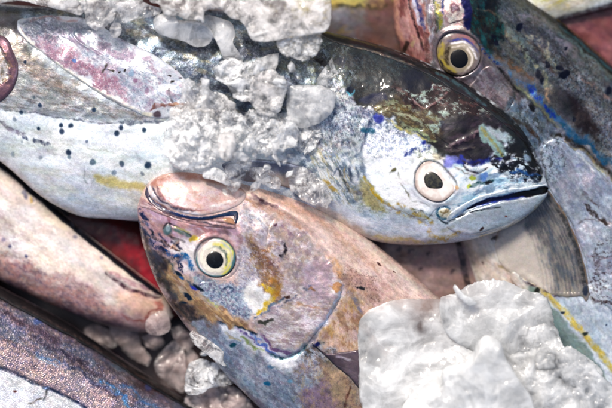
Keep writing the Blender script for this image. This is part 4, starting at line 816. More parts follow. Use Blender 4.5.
    for q in range(9): p.line([(584+q*2.2, 290+q*.3-q*5.6*(q % 2 == 0)), (598, 294-q*6.5), (618, 302-q*8.4)], 1.1, (.24, .17, .20), a=.85, warp=1.6, brk=(3.5, .1, 370+q))
    p.line([(588, 294), (596, 300), (606, 303), (616, 304)], 1.8, (.26, .18, .18), warp=1.4, brk=(3, -.3, 380))
    # ---- throat between the gill membrane and the belly keel
    th = [(452, 190), (500, 175), (540, 190), (520, 220), (548, 250), (552, 290), (540, 310), (510, 290), (470, 296), (458, 250)]
    p.poly(th, (.84, .78, .73), soft=3, warp=1.5, met=.05)
    p.mottle(th, [(.91, .87, .83), (.74, .66, .60), (.80, .80, .78)], 12, .3, 384, .7, rot=.9, st=2)
    p.blob(500, 236, 8, 3, (.24, .18, .14), rot=-15, warp=1.6, a=.9); p.blob(483, 263, 1.4, 1.4, (.5, .4, .38)); p.line([(500, 266), (510, 272)], 1.2, (.6, .52, .36), a=.8)
    p.line([(514, 263), (522, 268), (530, 274)], 2.6, (.84, .70, .22), soft=1.4, warp=1)
    p.line([(524, 274), (540, 286), (556, 302), (570, 318), (586, 336), (600, 352), (618, 374), (640, 400)], 2.6, (.84, .74, .30), soft=1.3, warp=.7, z=.8, taper=False)
    p.poly([(528, 288), (542, 294), (556, 310), (572, 330), (590, 350), (606, 374), (600, 380), (580, 362), (560, 345), (545, 325)], (.50, .59, .58), soft=2, warp=1, met=.2)
    p.line([(517, 276), (530, 285), (548, 291), (566, 294), (576, 297)], 1.6, (.28, .22, .26), warp=1, brk=(6, -.8, 388)); p.blob(538, 291, 3.2, 2.6, (.10, .12, .10), warp=.5); p.blob(563, 313, 2.2, 1.5, (.16, .22, .30), warp=.5); p.blob(586, 335, 3.4, 2, (.14, .18, .16), warp=.6); p.blob(606, 325, 1.2, 1.2, (.2, .25, .4))
    p.poly([(452, 190), (462, 246), (470, 270), (478, 296), (474, 300), (464, 270), (455, 240)], (.62, .54, .44), soft=1.5, warp=.4)
Cf = Fish("dark iridescent fish at the upper right with a blue line behind its eye",
          180+49.1, [(900, 340), (800, 240), (700, 145), (612, 61), (585, 37), (560, 17), (530, -6), (490, -35), (455, -52), (430, -58), (412, -55)],
          [(800, 660), (700, 590), (620, 490), (560, 420), (510, 350), (475, 291), (460, 240), (442, 190), (426, 120), (411, 70), (397, 38), (394, 10), (396, -18), (403, -42), (412, -55)],
          [(-900, 34), (-560, 38), (-380, 44), (-220, 56)], [(-900, 40), (-560, 42), (-380, 44), (-220, 36)], R=90, paint=paint_c, p=2.6)
def gillmem(p):
    p.poly([(500, 170), (560, 180), (600, 240), (600, 310), (540, 310), (500, 240)], (.60, .57, .54), soft=1, warp=0)
    p.poly([(500, 230), (520, 222), (540, 250), (556, 290), (530, 300), (500, 262)], (.80, .76, .72), soft=8, warp=1.5, a=.9)
    p.poly([(520, 200), (546, 195), (556, 222), (545, 235), (524, 220)], (.42, .42, .43), soft=6, warp=2, a=.8)
    for q in range(11):
        d = q*3.1
        p.line([(547-d*.75, 200+d*.45), (562-d, 225+d*.3), (576-d*1.15, 258+d*.2), (583-d*1.2, 292)], .55, (.34, .34, .36), a=.75*(1-q/14), warp=.35, z=-.7, taper=False)
    p.mottle([(540, 196), (562, 220), (584, 290), (560, 290), (540, 240)], [(.38, .44, .50), (.72, .68, .62)], 6, .4, 392, .6, rot=1.2, st=3)
    p.line([(546, 192), (562, 214), (574, 240), (582, 268), (587, 292)], 2.4, (.26, .26, .26), warp=.3, soft=1.2, taper=False); p.line([(549, 192), (565, 214), (577, 240), (585, 268), (589, 290)], .8, (.66, .52, .38), warp=.3, taper=False)
    p.blob(586, 292, 3, 6, (.18, .22, .30), warp=.5)
Cf.patch('gill_membrane', [(530, 192), (547, 190), (556, 200), (568, 220), (578, 242), (586, 268), (590, 290), (587, 301), (582, 296), (566, 297), (540, 290), (516, 276), (500, 262), (496, 240), (505, 215)], h=1.6, w=5, extra=gillmem, label='finely ribbed grey membrane with a dark rim')
Cf.patch('gill_cover', [(541, 150), (552, 138), (564, 141), (588, 161), (610, 181), (650, 225), (650, 320), (606, 306), (592, 286), (584, 255), (570, 220), (552, 192), (545, 172)], h=2.4, w=3)
Cf.patch('cheek_plate', [(474, 80), (488, 66), (500, 74), (514, 90), (514, 100), (506, 112), (494, 106), (480, 96), (468, 88)], h=1.2, w=3)
Cf.patch('belly_keel', [(514, 272), (528, 280), (548, 292), (565, 310), (583, 331), (600, 352), (622, 380), (612, 386), (590, 366), (566, 352), (548, 338), (536, 318), (524, 296), (512, 282)], h=2.0, w=2.0, label='grey-green belly edge with a yellow line')
PUP_C = oval(459, 58, 9.4, 10.2, -20, 12)
def iris_c(p):
    p.apply(np.ones(p.X.size), (.50, .43, .42)); r = np.hypot(p.X-459, p.Y-57)
    p.mottle([(434, 28), (484, 28), (484, 80), (434, 80)], [(.58, .52, .50), (.34, .28, .26)], 6, .2, 400, .6)
    p.apply(1-sstep(14.5, 16.5, r), (.60, .55, .46), .95)
    p.line([(442, 44), (441, 58), (446, 68), (454, 73)], 3.6, (.66, .58, .18), soft=2, warp=.5); p.line([(449, 47), (446, 56), (448, 64)], 2.2, (.22, .16, .06), soft=1.2, warp=.5)
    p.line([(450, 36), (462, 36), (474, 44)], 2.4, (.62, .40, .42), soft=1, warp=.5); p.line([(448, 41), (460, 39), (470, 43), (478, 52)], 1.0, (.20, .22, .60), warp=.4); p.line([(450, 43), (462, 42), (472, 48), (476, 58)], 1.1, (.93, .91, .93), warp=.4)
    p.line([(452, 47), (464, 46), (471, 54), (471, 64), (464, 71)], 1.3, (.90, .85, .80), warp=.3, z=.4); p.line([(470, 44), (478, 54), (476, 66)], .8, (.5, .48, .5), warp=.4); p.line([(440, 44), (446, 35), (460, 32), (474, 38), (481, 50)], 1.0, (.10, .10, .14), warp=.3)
    p.line([(440, 60), (446, 70), (460, 76), (474, 71)], 1.4, (.16, .12, .10), warp=.3)
Cf.eye(EYE_C, PUP_C, 0.2, 3.4, iris_c, pupil_col=(.03, .025, .03))
# ------------------------------------------------------------------ the other fish
def paint_d(p):
    p.apply(np.ones(p.X.size), (.90, .84, .82)); p.apply(np.ones(p.X.size), None, met=.05, ro=.32)
    f = [(-60, 120), (80, 230), (170, 300), (160, 340), (-60, 300)]
    p.mottle(f, [(.94, .91, .89), (.84, .76, .73), (.92, .85, .78)], 24, .2, 410, .6, rot=.6, st=3)
    p.poly([(-60, 240), (0, 258), (50, 278), (90, 290), (120, 310), (160, 318), (160, 345), (100, 335), (40, 312), (-60, 262)], (.66, .50, .50), soft=10, warp=3, a=.85)
    p.poly([(-60, 266), (0, 278), (60, 306), (120, 328), (60, 326), (-20, 296)], (.44, .34, .38), soft=5, warp=3, a=.8)
    p.mottle([(0, 250), (60, 280), (120, 310), (60, 318), (0, 284)], [(.42, .34, .42), (.90, .76, .72), (.80, .54, .48)], 4, .4, 413, .75, rot=.5, st=1.8)
    p.mottle([(0, 210), (40, 240), (60, 270), (20, 262), (0, 250)], [(.76, .66, .66), (.96, .92, .90)], 5, .4, 416, .6, rot=.5, st=3)
    p.line([(2, 262), (20, 268), (40, 276)], 1.6, (.5, .34, .38), a=.6, warp=1.5)
    p.poly([(120, 288), (150, 296), (164, 304), (160, 316), (140, 318), (118, 304)], (.86, .68, .60), soft=6, warp=2, a=.8); p.blob(158, 306, 5, 5, (.76, .42, .38), a=.7, warp=1.5)
    p.line([(104, 273), (120, 284), (134, 292), (150, 297), (160, 298)], 1.5, (.28, .16, .22), z=-3, warp=.5); p.line([(108, 272), (124, 280), (142, 288), (158, 294)], 2.2, (.72, .56, .58), z=1, warp=.6)
    p.line([(120, 316), (140, 322), (152, 312), (162, 310)], 1.0, (.60, .30, .28), warp=1)
    for x, y, r, a in [(8, 246.5, 1.8, .9), (25, 256.5, 1.7, .9), (3, 240, 2, .4), (74, 237, 2.2, .5), (24, 196, 3, .6), (22, 192, 2.4, .5), (31, 200, 2, .4), (100, 258, 1.6, .4)]: p.blob(x, y, r, r, (.34, .34, .50), a=a, warp=.5)
    p.blob(30, 200, 1.6, 3, (.9, .74, .4), a=.7, warp=.6)
D = Fish("pale pink fish with a thin dark edge pointing in from the left", 25.9,
         [(-120, 66), (-60, 113), (0, 163), (40, 196), (75, 226), (105, 250), (135, 273), (158, 291), (167, 303), (171, 316)],
         [(-120, 236), (-60, 258), (0, 282), (50, 306), (100, 325), (130, 332), (152, 333), (165, 328), (171, 318)],
         [(-160, 40), (100, 44), (300, 44)], [(-160, 32), (100, 30), (200, 26), (300, 18)], R=50, paint=paint_d, mat=SKIN_SOFT, step=.8)
D.patch('dorsal_fin', [(-70, 101), (0, 160), (40, 193), (75, 222), (105, 246), (135, 270), (158, 290), (161, 297), (148, 290), (128, 275), (100, 253), (70, 229), (36, 200), (0, 169), (-70, 111)], h=3.5, w=1.6, step=.6, label='thin dark fin edge',
        extra=lambda p: (p.apply(np.ones(p.X.size), (.12, .12, .16)), p.line([(0, 164), (40, 197), (75, 226), (105, 249), (140, 276)], .9, (.46, .50, .58), warp=.8, brk=(6, -.3, 420))))
def paint_e(p):
    p.apply(np.ones(p.X.size), (.40, .35, .38)); p.apply(np.ones(p.X.size), None, met=.3)
    f = [(-60, 260), (0, 296), (100, 350), (220, 420), (200, 460), (60, 440), (-60, 360)]
    p.mottle(f, [(.54, .48, .52), (.24, .19, .23), (.52, .43, .44), (.36, .40, .50)], 12, .3, 430, .75, rot=.55, st=3)
    p.poly([(-60, 330), (0, 345), (40, 356), (80, 372), (110, 392), (140, 420), (90, 420), (60, 400), (0, 372), (-60, 345)], (.74, .64, .64), soft=7, warp=3, a=.85)
    p.mottle([(0, 300), (60, 330), (120, 380), (180, 420), (60, 400), (0, 366)], [(.82, .72, .74), (.28, .30, .48)], 3, .55, 434, .8)
    for P, w, c in [([(36, 347), (42, 356), (52, 361), (62, 364)], 1.6, (.28, .42, .62)), ([(60, 362), (76, 370), (92, 380), (110, 390), (130, 404)], 1.3, (.22, .42, .70)), ([(30, 336), (56, 348), (84, 366), (110, 384)], 2.2, (.20, .16, .24)), ([(66, 364), (90, 378), (118, 400)], 2.4, (.24, .20, .30)),
                    ([(102, 380), (116, 390), (130, 408)], 1.4, (.20, .46, .70)), ([(118, 386), (140, 398), (160, 412)], 1.4, (.24, .44, .66)), ([(0, 312), (30, 326), (60, 344)], 3, (.28, .20, .26)), ([(36, 352), (44, 362), (60, 370)], 1.0, (.55, .66, .78)), ([(76, 396), (77, 404), (80, 410)], 1, (.4, .46, .62))]:
        p.line(P, w, c, warp=1.6, a=.85, soft=1.2)
    p.blob(38, 322, 4.5, 3.5, (.30, .36, .56), warp=.8); p.blob(148, 388, 4.5, 4, (.28, .32, .52), warp=.8)
    p.poly([(-60, 345), (0, 369), (20, 377), (40, 386), (60, 395), (85, 409), (120, 430), (40, 470), (-60, 420)], (.84, .85, .88), soft=1.2, warp=.4, met=.05)
    p.mottle([(-20, 372), (60, 400), (60, 440), (-20, 420)], [(.82, .78, .80), (.98, .98, .99)], 8, .3, 437, .6)
    p.line([(-60, 343), (0, 367.5), (20, 376), (46, 388), (66, 397), (90, 411)], 1.2, (.16, .22, .36), z=-1.2, warp=.5, taper=False); p.line([(47, 389), (46, 396), (43, 400)], 1.2, (.12, .12, .16), warp=.5); p.line([(28, 404), (36, 400), (44, 398)], .8, (.3, .26, .2), warp=.6)
    p.blob(15, 391, 1.5, 1.4, (.40, .16, .12), warp=.4); p.blob(46, 388, 4, 1.6, (.4, .5, .66), warp=.5)
E = Fish("dark violet scaly fish at the bottom left with a black back edge", 31.6,
         [(-160, 195), (-80, 242), (0, 288), (60, 320), (100, 346), (150, 379), (200, 411), (260, 450), (330, 497)],
         [(-260, 370), (-140, 430), (-60, 470), (20, 510), (100, 550), (200, 600), (240, 620)],
         [(-120, 55), (400, 52)], [(-120, 42), (400, 42)], paint=paint_e, mat=SKIN_SCALE, tip=False, step=.6)
E.patch('dorsal_fin', [(-80, 236), (0, 280), (60, 313), (100, 338), (150, 371), (205, 404), (260, 440), (258, 450), (195, 414), (146, 385), (98, 354), (58, 331), (0, 300), (-80, 256)], h=3.0, w=2, step=.6, label='black folded fin',
        extra=lambda p: (p.apply(np.ones(p.X.size), (.05, .045, .06)), p.line([(0, 297), (58, 327), (98, 350), (146, 381), (195, 410)], 1.3, (.30, .22, .20), warp=.4, a=.8), p.apply(np.ones(p.X.size), None, met=.0, ro=.5)))
def paint_f(p):
    p.apply(np.ones(p.X.size), (.64, .52, .49)); p.apply(np.ones(p.X.size), None, met=.1)
    p.mottle([(350, 230), (480, 230), (480, 310), (350, 310)], [(.68, .55, .52), (.54, .43, .41)], 20, .2, 450, .6)
    for x, y, r in [(422, 270, 2.6), (410, 254, 2.4), (430, 254, 3), (453, 272, 3.2), (414, 252, 2), (400, 250, 3)]: p.blob(x, y, r, r*.8, (.28, .20, .22), warp=1, a=.8)
    p.line([(458, 240), (464, 262), (472, 296)], 3, (.20, .15, .16), warp=.4)
def plain(cols, P, seed, rot=.4):
    def f(p):
        p.apply(np.ones(p.X.size), cols[0]); p.apply(np.ones(p.X.size), None, met=.05)
        p.mottle(P, cols[1:], 16, .2, seed, .8, rot=rot, st=3)
    return f
Fish("brownish pink fish seen in the gap under the silver fish's jaw", 5, [(260, 190), (340, 178), (420, 172), (500, 180), (560, 200)], [(260, 330), (340, 342), (420, 345), (500, 340), (560, 330)],
     [(200, 32), (600, 32)], [(200, 22), (600, 22)], paint=paint_f, mat=SKIN_SOFT, tip=False, step=1.0)
def paint_g(p):
    p.apply(np.ones(p.X.size), (.44, .40, .40)); p.apply(np.ones(p.X.size), None, met=.1)
    p.poly([(290, -60), (420, -60), (420, 0), (370, 4), (330, 6), (290, 4)], (.80, .72, .36), soft=5, warp=2)
    p.poly([(366, 4), (400, -4), (420, 30), (420, 70), (370, 50)], (.46, .33, .30), soft=8, warp=3); p.blob(345, 26, 12, 3, (.56, .46, .26), rot=-10, a=.6, warp=3); p.blob(345, 14, 14, 6, (.48, .47, .47), warp=3)
    p.line([(320, 3), (350, 5), (390, 3)], 1.6, (.30, .26, .14), warp=1.4)
Fish("yellow-backed grey fish behind the ice at the top middle", 8, [(200, -120), (290, -100), (370, -90), (450, -80), (520, -60)], [(200, 70), (290, 80), (370, 92), (450, 100), (520, 110)],
     [(180, 26), (560, 18)], [(180, 22), (560, 20)], paint=paint_g, mat=SKIN_SOFT, tip=False, step=1.0)
def paint_h(p):
    p.apply(np.ones(p.X.size), (.88, .87, .80)); p.apply(np.ones(p.X.size), None, met=.05)
    p.line([(520, -14), (548, 2), (556, 4), (600, -8)], 5, (.80, .74, .32), soft=3, warp=2, a=.9); p.mottle([(530, -20), (620, -20), (620, 10), (550, 20)], [(.96, .96, .95), (.74, .72, .66)], 9, .3, 462, .7, rot=-.2, st=4)
    p.line([(560, 17), (580, 13), (620, 1)], 2.2, (.50, .46, .44), warp=.6)
Fish("white and yellow fish lying at the top right corner", -16, [(440, -70), (500, -90), (580, -110), (660, -125), (740, -140)], [(440, 50), (500, 36), (560, 19), (620, 3), (740, -30)],
     [(350, 44), (800, 44)], [(350, 22), (800, 22)], paint=paint_h, mat=SKIN_SOFT, tip=False, step=1.0)
Fish("dark maroon fish behind the back of the fish at the right edge", 20, [(480, -60), (560, -40), (620, -20), (700, 10), (780, 30)], [(480, 60), (540, 90), (620, 125), (700, 155), (780, 180)],
     [(450, 20), (850, 20)], [(450, 18), (850, 18)], paint=plain([(.52, .29, .30), (.62, .38, .38), (.42, .22, .24)], [(540, -20), (640, -20), (640, 80), (540, 60)], 470, .5), mat=SKIN_SOFT, tip=False, step=1.0)
Fish("deep red blurred fish in the shadow left of the coppery snout", 30, [(40, 170), (90, 190), (140, 215), (180, 240), (205, 270), (215, 290)], [(40, 260), (80, 290), (120, 315), (170, 320), (205, 310), (215, 292)],
     [(0, 24), (400, 24)], [(0, 18), (400, 18)], R=40, paint=lambda p: (p.apply(np.ones(p.X.size), (.38, .15, .15)), p.apply(np.ones(p.X.size), None, met=0.), p.poly([(108, 226), (126, 232), (142, 250), (156, 285), (150, 292), (134, 268), (112, 246)], (.66, .08, .14), soft=8, warp=2),
     p.mottle([(80, 215), (110, 225), (130, 270), (90, 250)], [(.30, .18, .18), (.45, .12, .12)], 12, .2, 475, .7)), mat=SKIN_SOFT, step=1.0)

# ------------------------------------------------------------------ ice
def ice(label, outline, z, h, mat, seed, facets=8, amp=1.0, jag=.8, name='ice_chunk', na=260, nr=90, sub=6, low=.8, tilt=.5, flat=3.0, group='ice chunks among the fish', crisp=False):
    r_ = np.random.default_rng(seed)
    P = catmull(outline, 14, True) if not crisp else np.concatenate([np.linspace(outline[i], outline[(i+1) % len(outline)], 16, endpoint=False) for i in range(len(outline))])
    d = np.r_[0, np.cumsum(np.hypot(*np.diff(np.vstack([P, P[:1]]), axis=0).T))]
    t = np.linspace(0, d[-1], na, endpoint=False); Pc = np.vstack([P, P[:1]])
    ox = np.interp(t, d, Pc[:, 0]); oy = np.interp(t, d, Pc[:, 1]); c = np.array([ox.mean(), oy.mean()])
    size = math.sqrt(0.5*abs(np.sum(ox*np.roll(oy, 1)-oy*np.roll(ox, 1))))
    k = 1+jag*(noise(ox, oy, sub*1.6, seed % 7+1)*.6+noise(ox, oy, sub*.6, seed % 5+2)*.15)/np.hypot(ox-c[0], oy-c[1]).clip(5)
    ox = c[0]+(ox-c[0])*k; oy = c[1]+(oy-c[1])*k
    r = np.linspace(0, 1, nr)[:, None]**.8
    X = c[0]+(ox-c[0])[None]*r; Y = c[1]+(oy-c[1])[None]*r
    dome = np.sqrt(np.clip(1-r**flat, 0, 1))+0*X
    def side(sg, hh, sd):
        q = np.random.default_rng(sd); Z = hh*dome
        for _ in range(facets):
            a = q.uniform(0, 2*np.pi); s_ = q.uniform(.4, 1.5)*hh/size*tilt*2.4; off = q.uniform(.55, 1.0)*hh
            ex, ey = q.uniform(-.35, .35, 2)*size
            Z = np.minimum(Z, off+s_*((X-c[0]-ex)*math.cos(a)+(Y-c[1]-ey)*math.sin(a)))
        Z = np.maximum(Z, .12*hh*dome)
        n1 = noise(X.ravel(), Y.ravel(), sub*2.2, sd % 11+1, beta=2.2).reshape(X.shape); n2 = noise(X.ravel(), Y.ravel(), sub*.7, sd % 9+3, beta=1.8).reshape(X.shape)
        n3 = np.abs(noise(X.ravel(), Y.ravel(), sub*1.4, sd % 8+12, beta=2.2)).reshape(X.shape)
        return sg*(Z+amp*(n1*.55+n2*.06-n3*.45)*np.minimum(1, dome*1.6))
    top = side(1, h, seed+1); bot = side(-1, h*low, seed+2)
    n = X.size; co = np.concatenate([np.stack(W(X, Y, z+top), -1).reshape(-1, 3), np.stack(W(X[:-1], Y[:-1], z+bot[:-1]), -1).reshape(-1, 3)])
    q1 = grid_quads(nr, na, True); q2 = grid_quads(nr-1, na, True)[:, ::-1]+n
    j = np.arange(na); j1 = (j+1) % na; a = (nr-1)*na+j; b = (nr-1)*na+j1; c2 = n+(nr-2)*na+j; d2 = n+(nr-2)*na+j1
    q3 = np.stack([a, c2, d2, b], -1)
    o = link_mesh(name, co, np.concatenate([q1, q2, q3[:, ::-1]]), mat, closed=True)
    o['label'] = label; o['category'] = 'ice'; o['group'] = group
    return o
K, U, V_, CL, SM, DM = ICE_MILK, ICE_CLOUD, ICE_CRUSH, ICE_CLEAR, ICE_SMOOTH, ICE_SHADED
# lower right heap
ice("broad smooth milky ice block at the left of the lower right heap", [(358, 345), (359, 322), (368, 310), (385, 302), (402, 299), (425, 299), (450, 300), (480, 310), (505, 330), (510, 370), (500, 430), (440, 450), (375, 440), (360, 400)], 112, 26, K, 11, facets=12, amp=1.6, jag=.8, sub=16, na=420, nr=150, tilt=.35)
ice("crinkled ice block with a bright crest under the dark fish's yellow line", [(440, 300), (455, 292), (468, 284), (482, 279), (500, 280), (520, 288), (540, 294), (548, 305), (552, 330), (545, 350), (510, 360), (470, 350), (445, 330)], 118, 26, K, 23, facets=16, amp=1.5, jag=1.0, sub=11, na=420, nr=150, tilt=.5)
ice("thin curled sliver of ice sticking up from the rim of the heap", [(452, 287), (454, 284), (458, 288), (464, 294), (470, 297), (476, 303), (468, 305), (460, 299), (455, 293)], 128, 4, K, 5, facets=0, amp=.2, jag=.1, na=140, nr=40)
ice("rounded white ice lump standing highest at the bottom of the heap", [(440, 372), (446, 364), (460, 361), (470, 352), (476, 340), (486, 334), (498, 340), (504, 356), (515, 375), (530, 400), (535, 440), (440, 445), (400, 420), (420, 395), (440, 385)], 142, 26, K, 37, facets=8, amp=2.0, jag=.5, sub=13, na=360, nr=130, tilt=.3)
ice("low smooth milky ice piece at the bottom edge, left of the white lump", [(398, 420), (408, 396), (425, 382), (444, 374), (470, 380), (480, 420), (470, 450), (410, 450)], 132, 20, K, 41, facets=6, amp=1.2, jag=.4, sub=14, na=300, nr=100)
ice("knobbly ice mass filling the lower right corner", [(498, 390), (508, 372), (522, 368), (532, 355), (545, 346), (556, 350), (568, 346), (582, 356), (594, 366), (604, 378), (620, 392), (650, 420), (620, 460), (540, 460), (500, 430)], 128, 28, K, 59, facets=20, amp=2.0, jag=1.2, sub=9, na=440, nr=160, tilt=.6)
ice("pale ice wedge between the crinkled block and the knobbly corner mass", [(500, 340), (520, 322), (545, 318), (556, 328), (562, 345), (580, 352), (600, 375), (560, 400), (515, 395), (500, 370)], 118, 24, K, 67, facets=16, amp=1.5, jag=.9, sub=9, na=360, nr=120)
# along the top edge
ice("long cloudy ice slab at the top left corner", [(-30, -30), (40, -40), (80, -12), (92, 2), (86, 12), (82, 16.5), (72, 14), (60, 11), (40, 6), (25, 3), (10, 3.5), (-30, 8)], 128, 16, U, 71, facets=14, amp=1.5, jag=.6, sub=9, na=320)
ice("lumpy ice piece above the pink fin, between slab and dark flake", [(78, -20), (105, -20), (118, 2), (116, 20), (106, 30), (96, 32), (88, 24), (86, 12), (80, 2)], 130, 15, U, 73, facets=12, amp=1.6, jag=.9, crisp=True, tilt=.8)
ice("small frosted ice drop hanging below the lumpy piece", [(114, 24), (121, 25), (123, 31), (119, 38), (113, 38), (111, 31)], 122, 5, U, 74, facets=2, amp=.4, jag=.3, na=120, nr=40)
ice("glassy ice flake with dark hollows at the top left", [(100, -8), (130, -6), (150, 6), (162, 10), (158, 16), (142, 20), (126, 25), (112, 26), (108, 14)], 127, 9, CL, 79, facets=12, amp=1.4, jag=.8)
ice("smooth oblong grey ice piece under the top ice", [(154, 22), (158, 16), (167, 14.5), (175, 16), (179, 21), (196, 22), (208, 26), (214, 36), (208, 46), (196, 48), (184, 42), (170, 39), (157, 33)], 122, 9, SM, 83, facets=2, amp=.7, jag=.3, sub=9)
ice("wide cloudy ice block at the top, above the oblong grey piece", [(142, -40), (240, -40), (246, -5), (240, 8), (240, 20), (232, 20), (224, 12), (214, 10), (206, 14), (205, 24), (200, 22), (186, 21), (176, 18), (166, 15), (160, 6), (150, 0)], 138, 16, U, 89, facets=16, amp=1.6, jag=.7, na=360, sub=8)
ice("big cloudy ice block at the top centre with a sharp lower edge", [(232, -40), (326, -40), (330, -10), (331.5, 14), (330, 26), (324, 34), (308, 37), (290, 40), (272, 43), (260, 43), (252, 41), (247, 30), (240, 21), (236, 6)], 140, 20, U, 97, facets=14, amp=1.5, jag=.5, na=380, nr=120, sub=10)
ice("crumpled clear ice piece hanging off the top centre block", [(277, 42), (284, 38), (292, 36), (298, 24), (304, 18), (314, 24), (320, 32), (321, 44), (316, 56), (306, 61), (300, 62), (292, 59), (284, 56), (279, 50)], 136, 11, V_, 101, facets=14, amp=2.2, jag=1.0, sub=4)
ice("flat translucent grey ice sheet with dark blue showing beside it", [(200, 20), (206, 16), (218, 18), (232, 24), (236, 34), (234, 44), (240, 54), (243, 62), (236, 68), (226, 64), (220, 50), (214, 38)], 121, 7, SM, 103, facets=8, amp=.8, jag=.4)
# middle cluster
ice("faceted white ice piece at the upper left of the middle cluster", [(214, 68), (222, 62), (232, 58), (238, 60), (244, 62), (254, 64), (262, 74), (262, 90), (256, 100), (244, 102), (234, 98), (228, 86), (216, 80)], 126, 12, V_, 107, facets=16, amp=1.6, jag=1.1, crisp=True)
ice("pale angular ice slab with a bright ridge at the centre of the cluster", [(255, 76), (262, 72), (272, 70), (284, 78), (288, 84), (285, 98), (281, 112), (272, 118), (258, 114), (250, 102), (250, 88)], 130, 11, U, 109, facets=14, amp=1.0, jag=.7, crisp=True)
ice("thin triangular ice plate standing above the angular slab", [(246, 66), (258, 60), (270, 55), (279, 54), (278, 64), (275, 74), (262, 76), (252, 72)], 124, 6, SM, 113, facets=8, amp=.5, jag=.3, crisp=True)
ice("smooth bluish ice block at the right of the middle cluster", [(288, 90), (294, 86), (310, 86), (326, 88), (336, 96), (332, 112), (322, 122), (306, 128), (294, 126), (287, 112)], 122, 9, SM, 127, facets=8, amp=.8, jag=.5)
ice("small pointed ice splinter above the bluish block", [(316, 80), (322, 72), (329, 62), (332, 58), (335, 68), (339, 74), (331, 80), (327, 90), (318, 88)], 122, 6, CL, 131, facets=8, amp=.7, jag=.3, crisp=True)
ice("soft whitish ice mound left of the faceted piece", [(184, 86), (192, 81), (204, 86), (214, 92), (226, 96), (236, 104), (238, 116), (222, 122), (204, 120), (190, 116), (180, 106)], 122, 11, U, 137, facets=8, amp=1.1, jag=.8, crisp=True, tilt=.8)
ice("grainy beige ice ball above the coppery fish's snout", [(168, 124), (174, 116), (186, 111), (200, 112), (212, 118), (220, 130), (221, 146), (216, 160), (206, 168), (190, 171), (176, 168), (167, 158), (165, 142)], 130, 17, V_, 139, facets=8, amp=2.0, jag=1.4, sub=3.4, na=320, nr=110)
ice("crushed ice lump right of the beige ball", [(218, 120), (226, 112), (238, 112), (246, 118), (248, 134), (244, 150), (236, 160), (226, 160), (219, 148), (220, 132)], 128, 12, V_, 149, facets=10, amp=1.8, jag=1.2, sub=4, crisp=True, tilt=.8)
ice("crushed white ice lump at the lower middle of the cluster", [(242, 118), (252, 110), (266, 112), (282, 114), (294, 120), (300, 132), (296, 146), (282, 152), (266, 156), (252, 152), (244, 138)], 127, 12, V_, 151, facets=14, amp=2.0, jag=1.4, sub=4.5, crisp=True, tilt=.8)
ice("frosty ice crust on the silver fish, right of the crushed lumps", [(290, 124), (304, 120), (318, 122), (322, 134), (316, 148), (306, 156), (296, 150), (290, 138)], 116, 8, V_, 157, facets=10, amp=1.4, jag=1.2, sub=4, crisp=True, tilt=.8)
ice("rounded oval ice bead between the beige ball and the crushed lump", [(221, 132), (228, 128), (235, 134), (237, 146), (233, 158), (226, 162), (220, 156), (218, 144)], 138, 8, U, 163, facets=2, amp=.5, jag=.3)
ice("small frosted ice bits on the white ice cluster's left foot", [(170, 112), (178, 106), (190, 108), (196, 118), (188, 126), (174, 124)], 124, 8, U, 167, facets=8, amp=1.0, jag=.8, na=160, nr=50)
ice("brownish clear ice shard above the coppery jaw", [(222, 172), (228, 164), (240, 158), (250, 164), (246, 176), (240, 188), (234, 194), (226, 186)], 122, 8, CL, 173, facets=10, amp=.9, jag=.5, crisp=True)
ice("glassy bubble cluster of ice at the foot of the lumps", [(232, 158), (238, 153), (246, 156), (252, 162), (250, 170), (242, 172), (234, 168)], 128, 7, CL, 174, facets=6, amp=1.3, jag=.9, sub=3, na=160, nr=60)
ice("clear ice shard lying on the grey fin", [(250, 168), (262, 167), (274, 172), (282, 182), (280, 190), (270, 188), (258, 182), (250, 176)], 116, 6, CL, 179, facets=8, amp=.8, jag=.5, crisp=True)
ice("narrow ice finger pointing down from the crushed lump", [(264, 140), (272, 142), (276, 152), (281, 164), (280, 167), (274, 160), (268, 152), (262, 148)], 124, 5, U, 181, facets=2, amp=.5, jag=.4, na=140, nr=50)
ice("beige ice chunk wedged between silver belly and coppery throat", [(288, 176), (294, 168), (304, 167), (316, 174), (326, 186), (332, 200), (326, 208), (312, 205), (300, 198), (290, 190)], 116, 11, U, 191, facets=10, amp=1.2, jag=.8, crisp=True, tilt=.8)
ice("icy beige rind on the coppery fish's throat under the shards", [(204, 172), (214, 168), (224, 172), (232, 184), (228, 186), (214, 180), (204, 178)], 126, 5, V_, 193, facets=2, amp=.6, jag=.5, na=160, nr=50)
# lower left pocket
ice("pale oval ice piece beside the coppery fish's cheek", [(190, 334), (194, 330), (204, 334), (216, 338), (228, 344), (233, 354), (232, 364), (224, 366), (214, 360), (204, 352), (194, 344)], 96, 8, U, 197, facets=2, amp=.6, jag=.4)
ice("flattened grey ice piece under the pale oval one", [(184, 386), (188, 366), (196, 360), (206, 360), (222, 366), (236, 374), (240, 378), (228, 386), (212, 388), (202, 394), (188, 395)], 78, 9, V_, 199, facets=10, amp=1.0, jag=.7)
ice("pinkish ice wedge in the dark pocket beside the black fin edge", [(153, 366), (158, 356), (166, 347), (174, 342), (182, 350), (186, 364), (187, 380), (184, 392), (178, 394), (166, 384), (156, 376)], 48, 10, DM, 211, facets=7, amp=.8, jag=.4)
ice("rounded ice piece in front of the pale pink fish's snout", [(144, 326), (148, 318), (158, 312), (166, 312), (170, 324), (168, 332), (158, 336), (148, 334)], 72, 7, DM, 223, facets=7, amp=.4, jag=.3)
ice("large dim grey ice block at the bottom edge, left of the coppery fish", [(186, 396), (204, 390), (226, 386), (240, 392), (252, 406), (262, 430), (230, 440), (190, 430), (184, 410)], 66, 12, DM, 227, facets=7, amp=1.2, jag=.7)
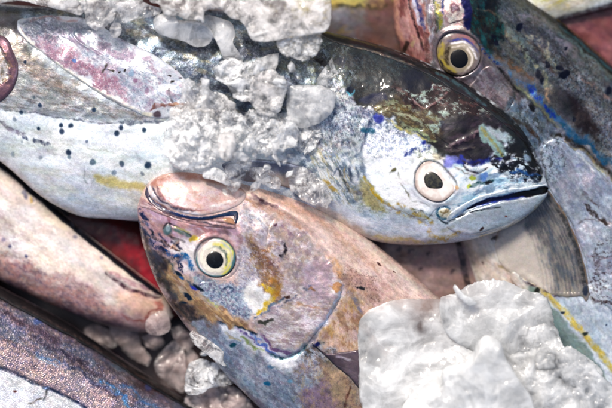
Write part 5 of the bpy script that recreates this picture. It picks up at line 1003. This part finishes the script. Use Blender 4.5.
ice("blurred brown ice piece deep in the pocket under the pale pink fish", [(108, 322), (118, 316), (130, 320), (136, 336), (140, 352), (130, 356), (116, 346), (108, 334)], 30, 12, DM, 229, facets=7, amp=1, jag=.5)
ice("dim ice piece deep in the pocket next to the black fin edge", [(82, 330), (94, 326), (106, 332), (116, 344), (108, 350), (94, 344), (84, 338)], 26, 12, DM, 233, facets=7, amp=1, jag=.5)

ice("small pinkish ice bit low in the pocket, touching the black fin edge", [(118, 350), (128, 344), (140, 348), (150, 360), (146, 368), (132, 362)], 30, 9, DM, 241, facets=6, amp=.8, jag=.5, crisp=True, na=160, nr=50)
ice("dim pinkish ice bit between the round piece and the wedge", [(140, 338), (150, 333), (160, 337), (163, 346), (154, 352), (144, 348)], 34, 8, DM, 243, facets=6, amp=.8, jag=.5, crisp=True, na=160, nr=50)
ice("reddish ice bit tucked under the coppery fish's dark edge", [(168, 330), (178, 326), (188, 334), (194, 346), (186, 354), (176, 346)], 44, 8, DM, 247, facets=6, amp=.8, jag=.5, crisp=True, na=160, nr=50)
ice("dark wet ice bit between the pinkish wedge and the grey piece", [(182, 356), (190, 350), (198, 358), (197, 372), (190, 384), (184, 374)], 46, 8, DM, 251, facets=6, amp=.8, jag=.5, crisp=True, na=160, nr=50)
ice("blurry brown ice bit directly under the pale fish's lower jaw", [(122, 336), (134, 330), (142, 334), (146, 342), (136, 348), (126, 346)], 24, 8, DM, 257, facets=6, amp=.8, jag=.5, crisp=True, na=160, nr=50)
rs = np.random.default_rng(5)
ORD = ['leftmost', 'second from left', 'third from left', 'fourth from left', 'fifth from left', 'sixth from left', 'seventh from left', 'eighth from left', 'ninth from left', 'tenth from left', 'rightmost']
for (x0, y0, x1, y1, n, zz, place) in [(186, 84, 236, 128, 8, 136, 'on the soft mound left of the cluster'), (256, 62, 336, 118, 9, 134, 'at the upper right of the cluster'), (206, 124, 300, 164, 11, 139, 'on the crushed lumps above the grey fin'),
                            (232, 160, 300, 190, 4, 126, 'along the grey fin'), (190, 340, 236, 384, 3, 90, 'beside the coppery cheek')]:
    for j, cx in enumerate(sorted(rs.uniform(x0, x1, n))):
        cy = rs.uniform(y0, y1); R_ = rs.uniform(4.0, 9.5); k = rs.integers(5, 8); a0 = rs.uniform(0, 6.28); el = rs.uniform(.45, .95); rot = rs.uniform(0, 3.14)
        pts = []
        for i in range(k):
            a = a0+i*2*math.pi/k+rs.uniform(-.25, .25); q = R_*rs.uniform(.7, 1.15); u, w = q*math.cos(a), q*math.sin(a)*el
            pts.append((cx+u*math.cos(rot)-w*math.sin(rot), cy+u*math.sin(rot)+w*math.cos(rot)))
        ice("small ice splinter, "+(ORD[j] if j < n-1 else ORD[-1])+" of those "+place, pts, zz+rs.uniform(-2, 4), rs.uniform(2.5, 5), CL if rs.random() < .5 else V_,
            int(rs.integers(300, 900)), facets=4, amp=.3, jag=.2, name='ice_splinter', na=72, nr=24, crisp=True, tilt=.9, group='small ice splinters in the heaps')
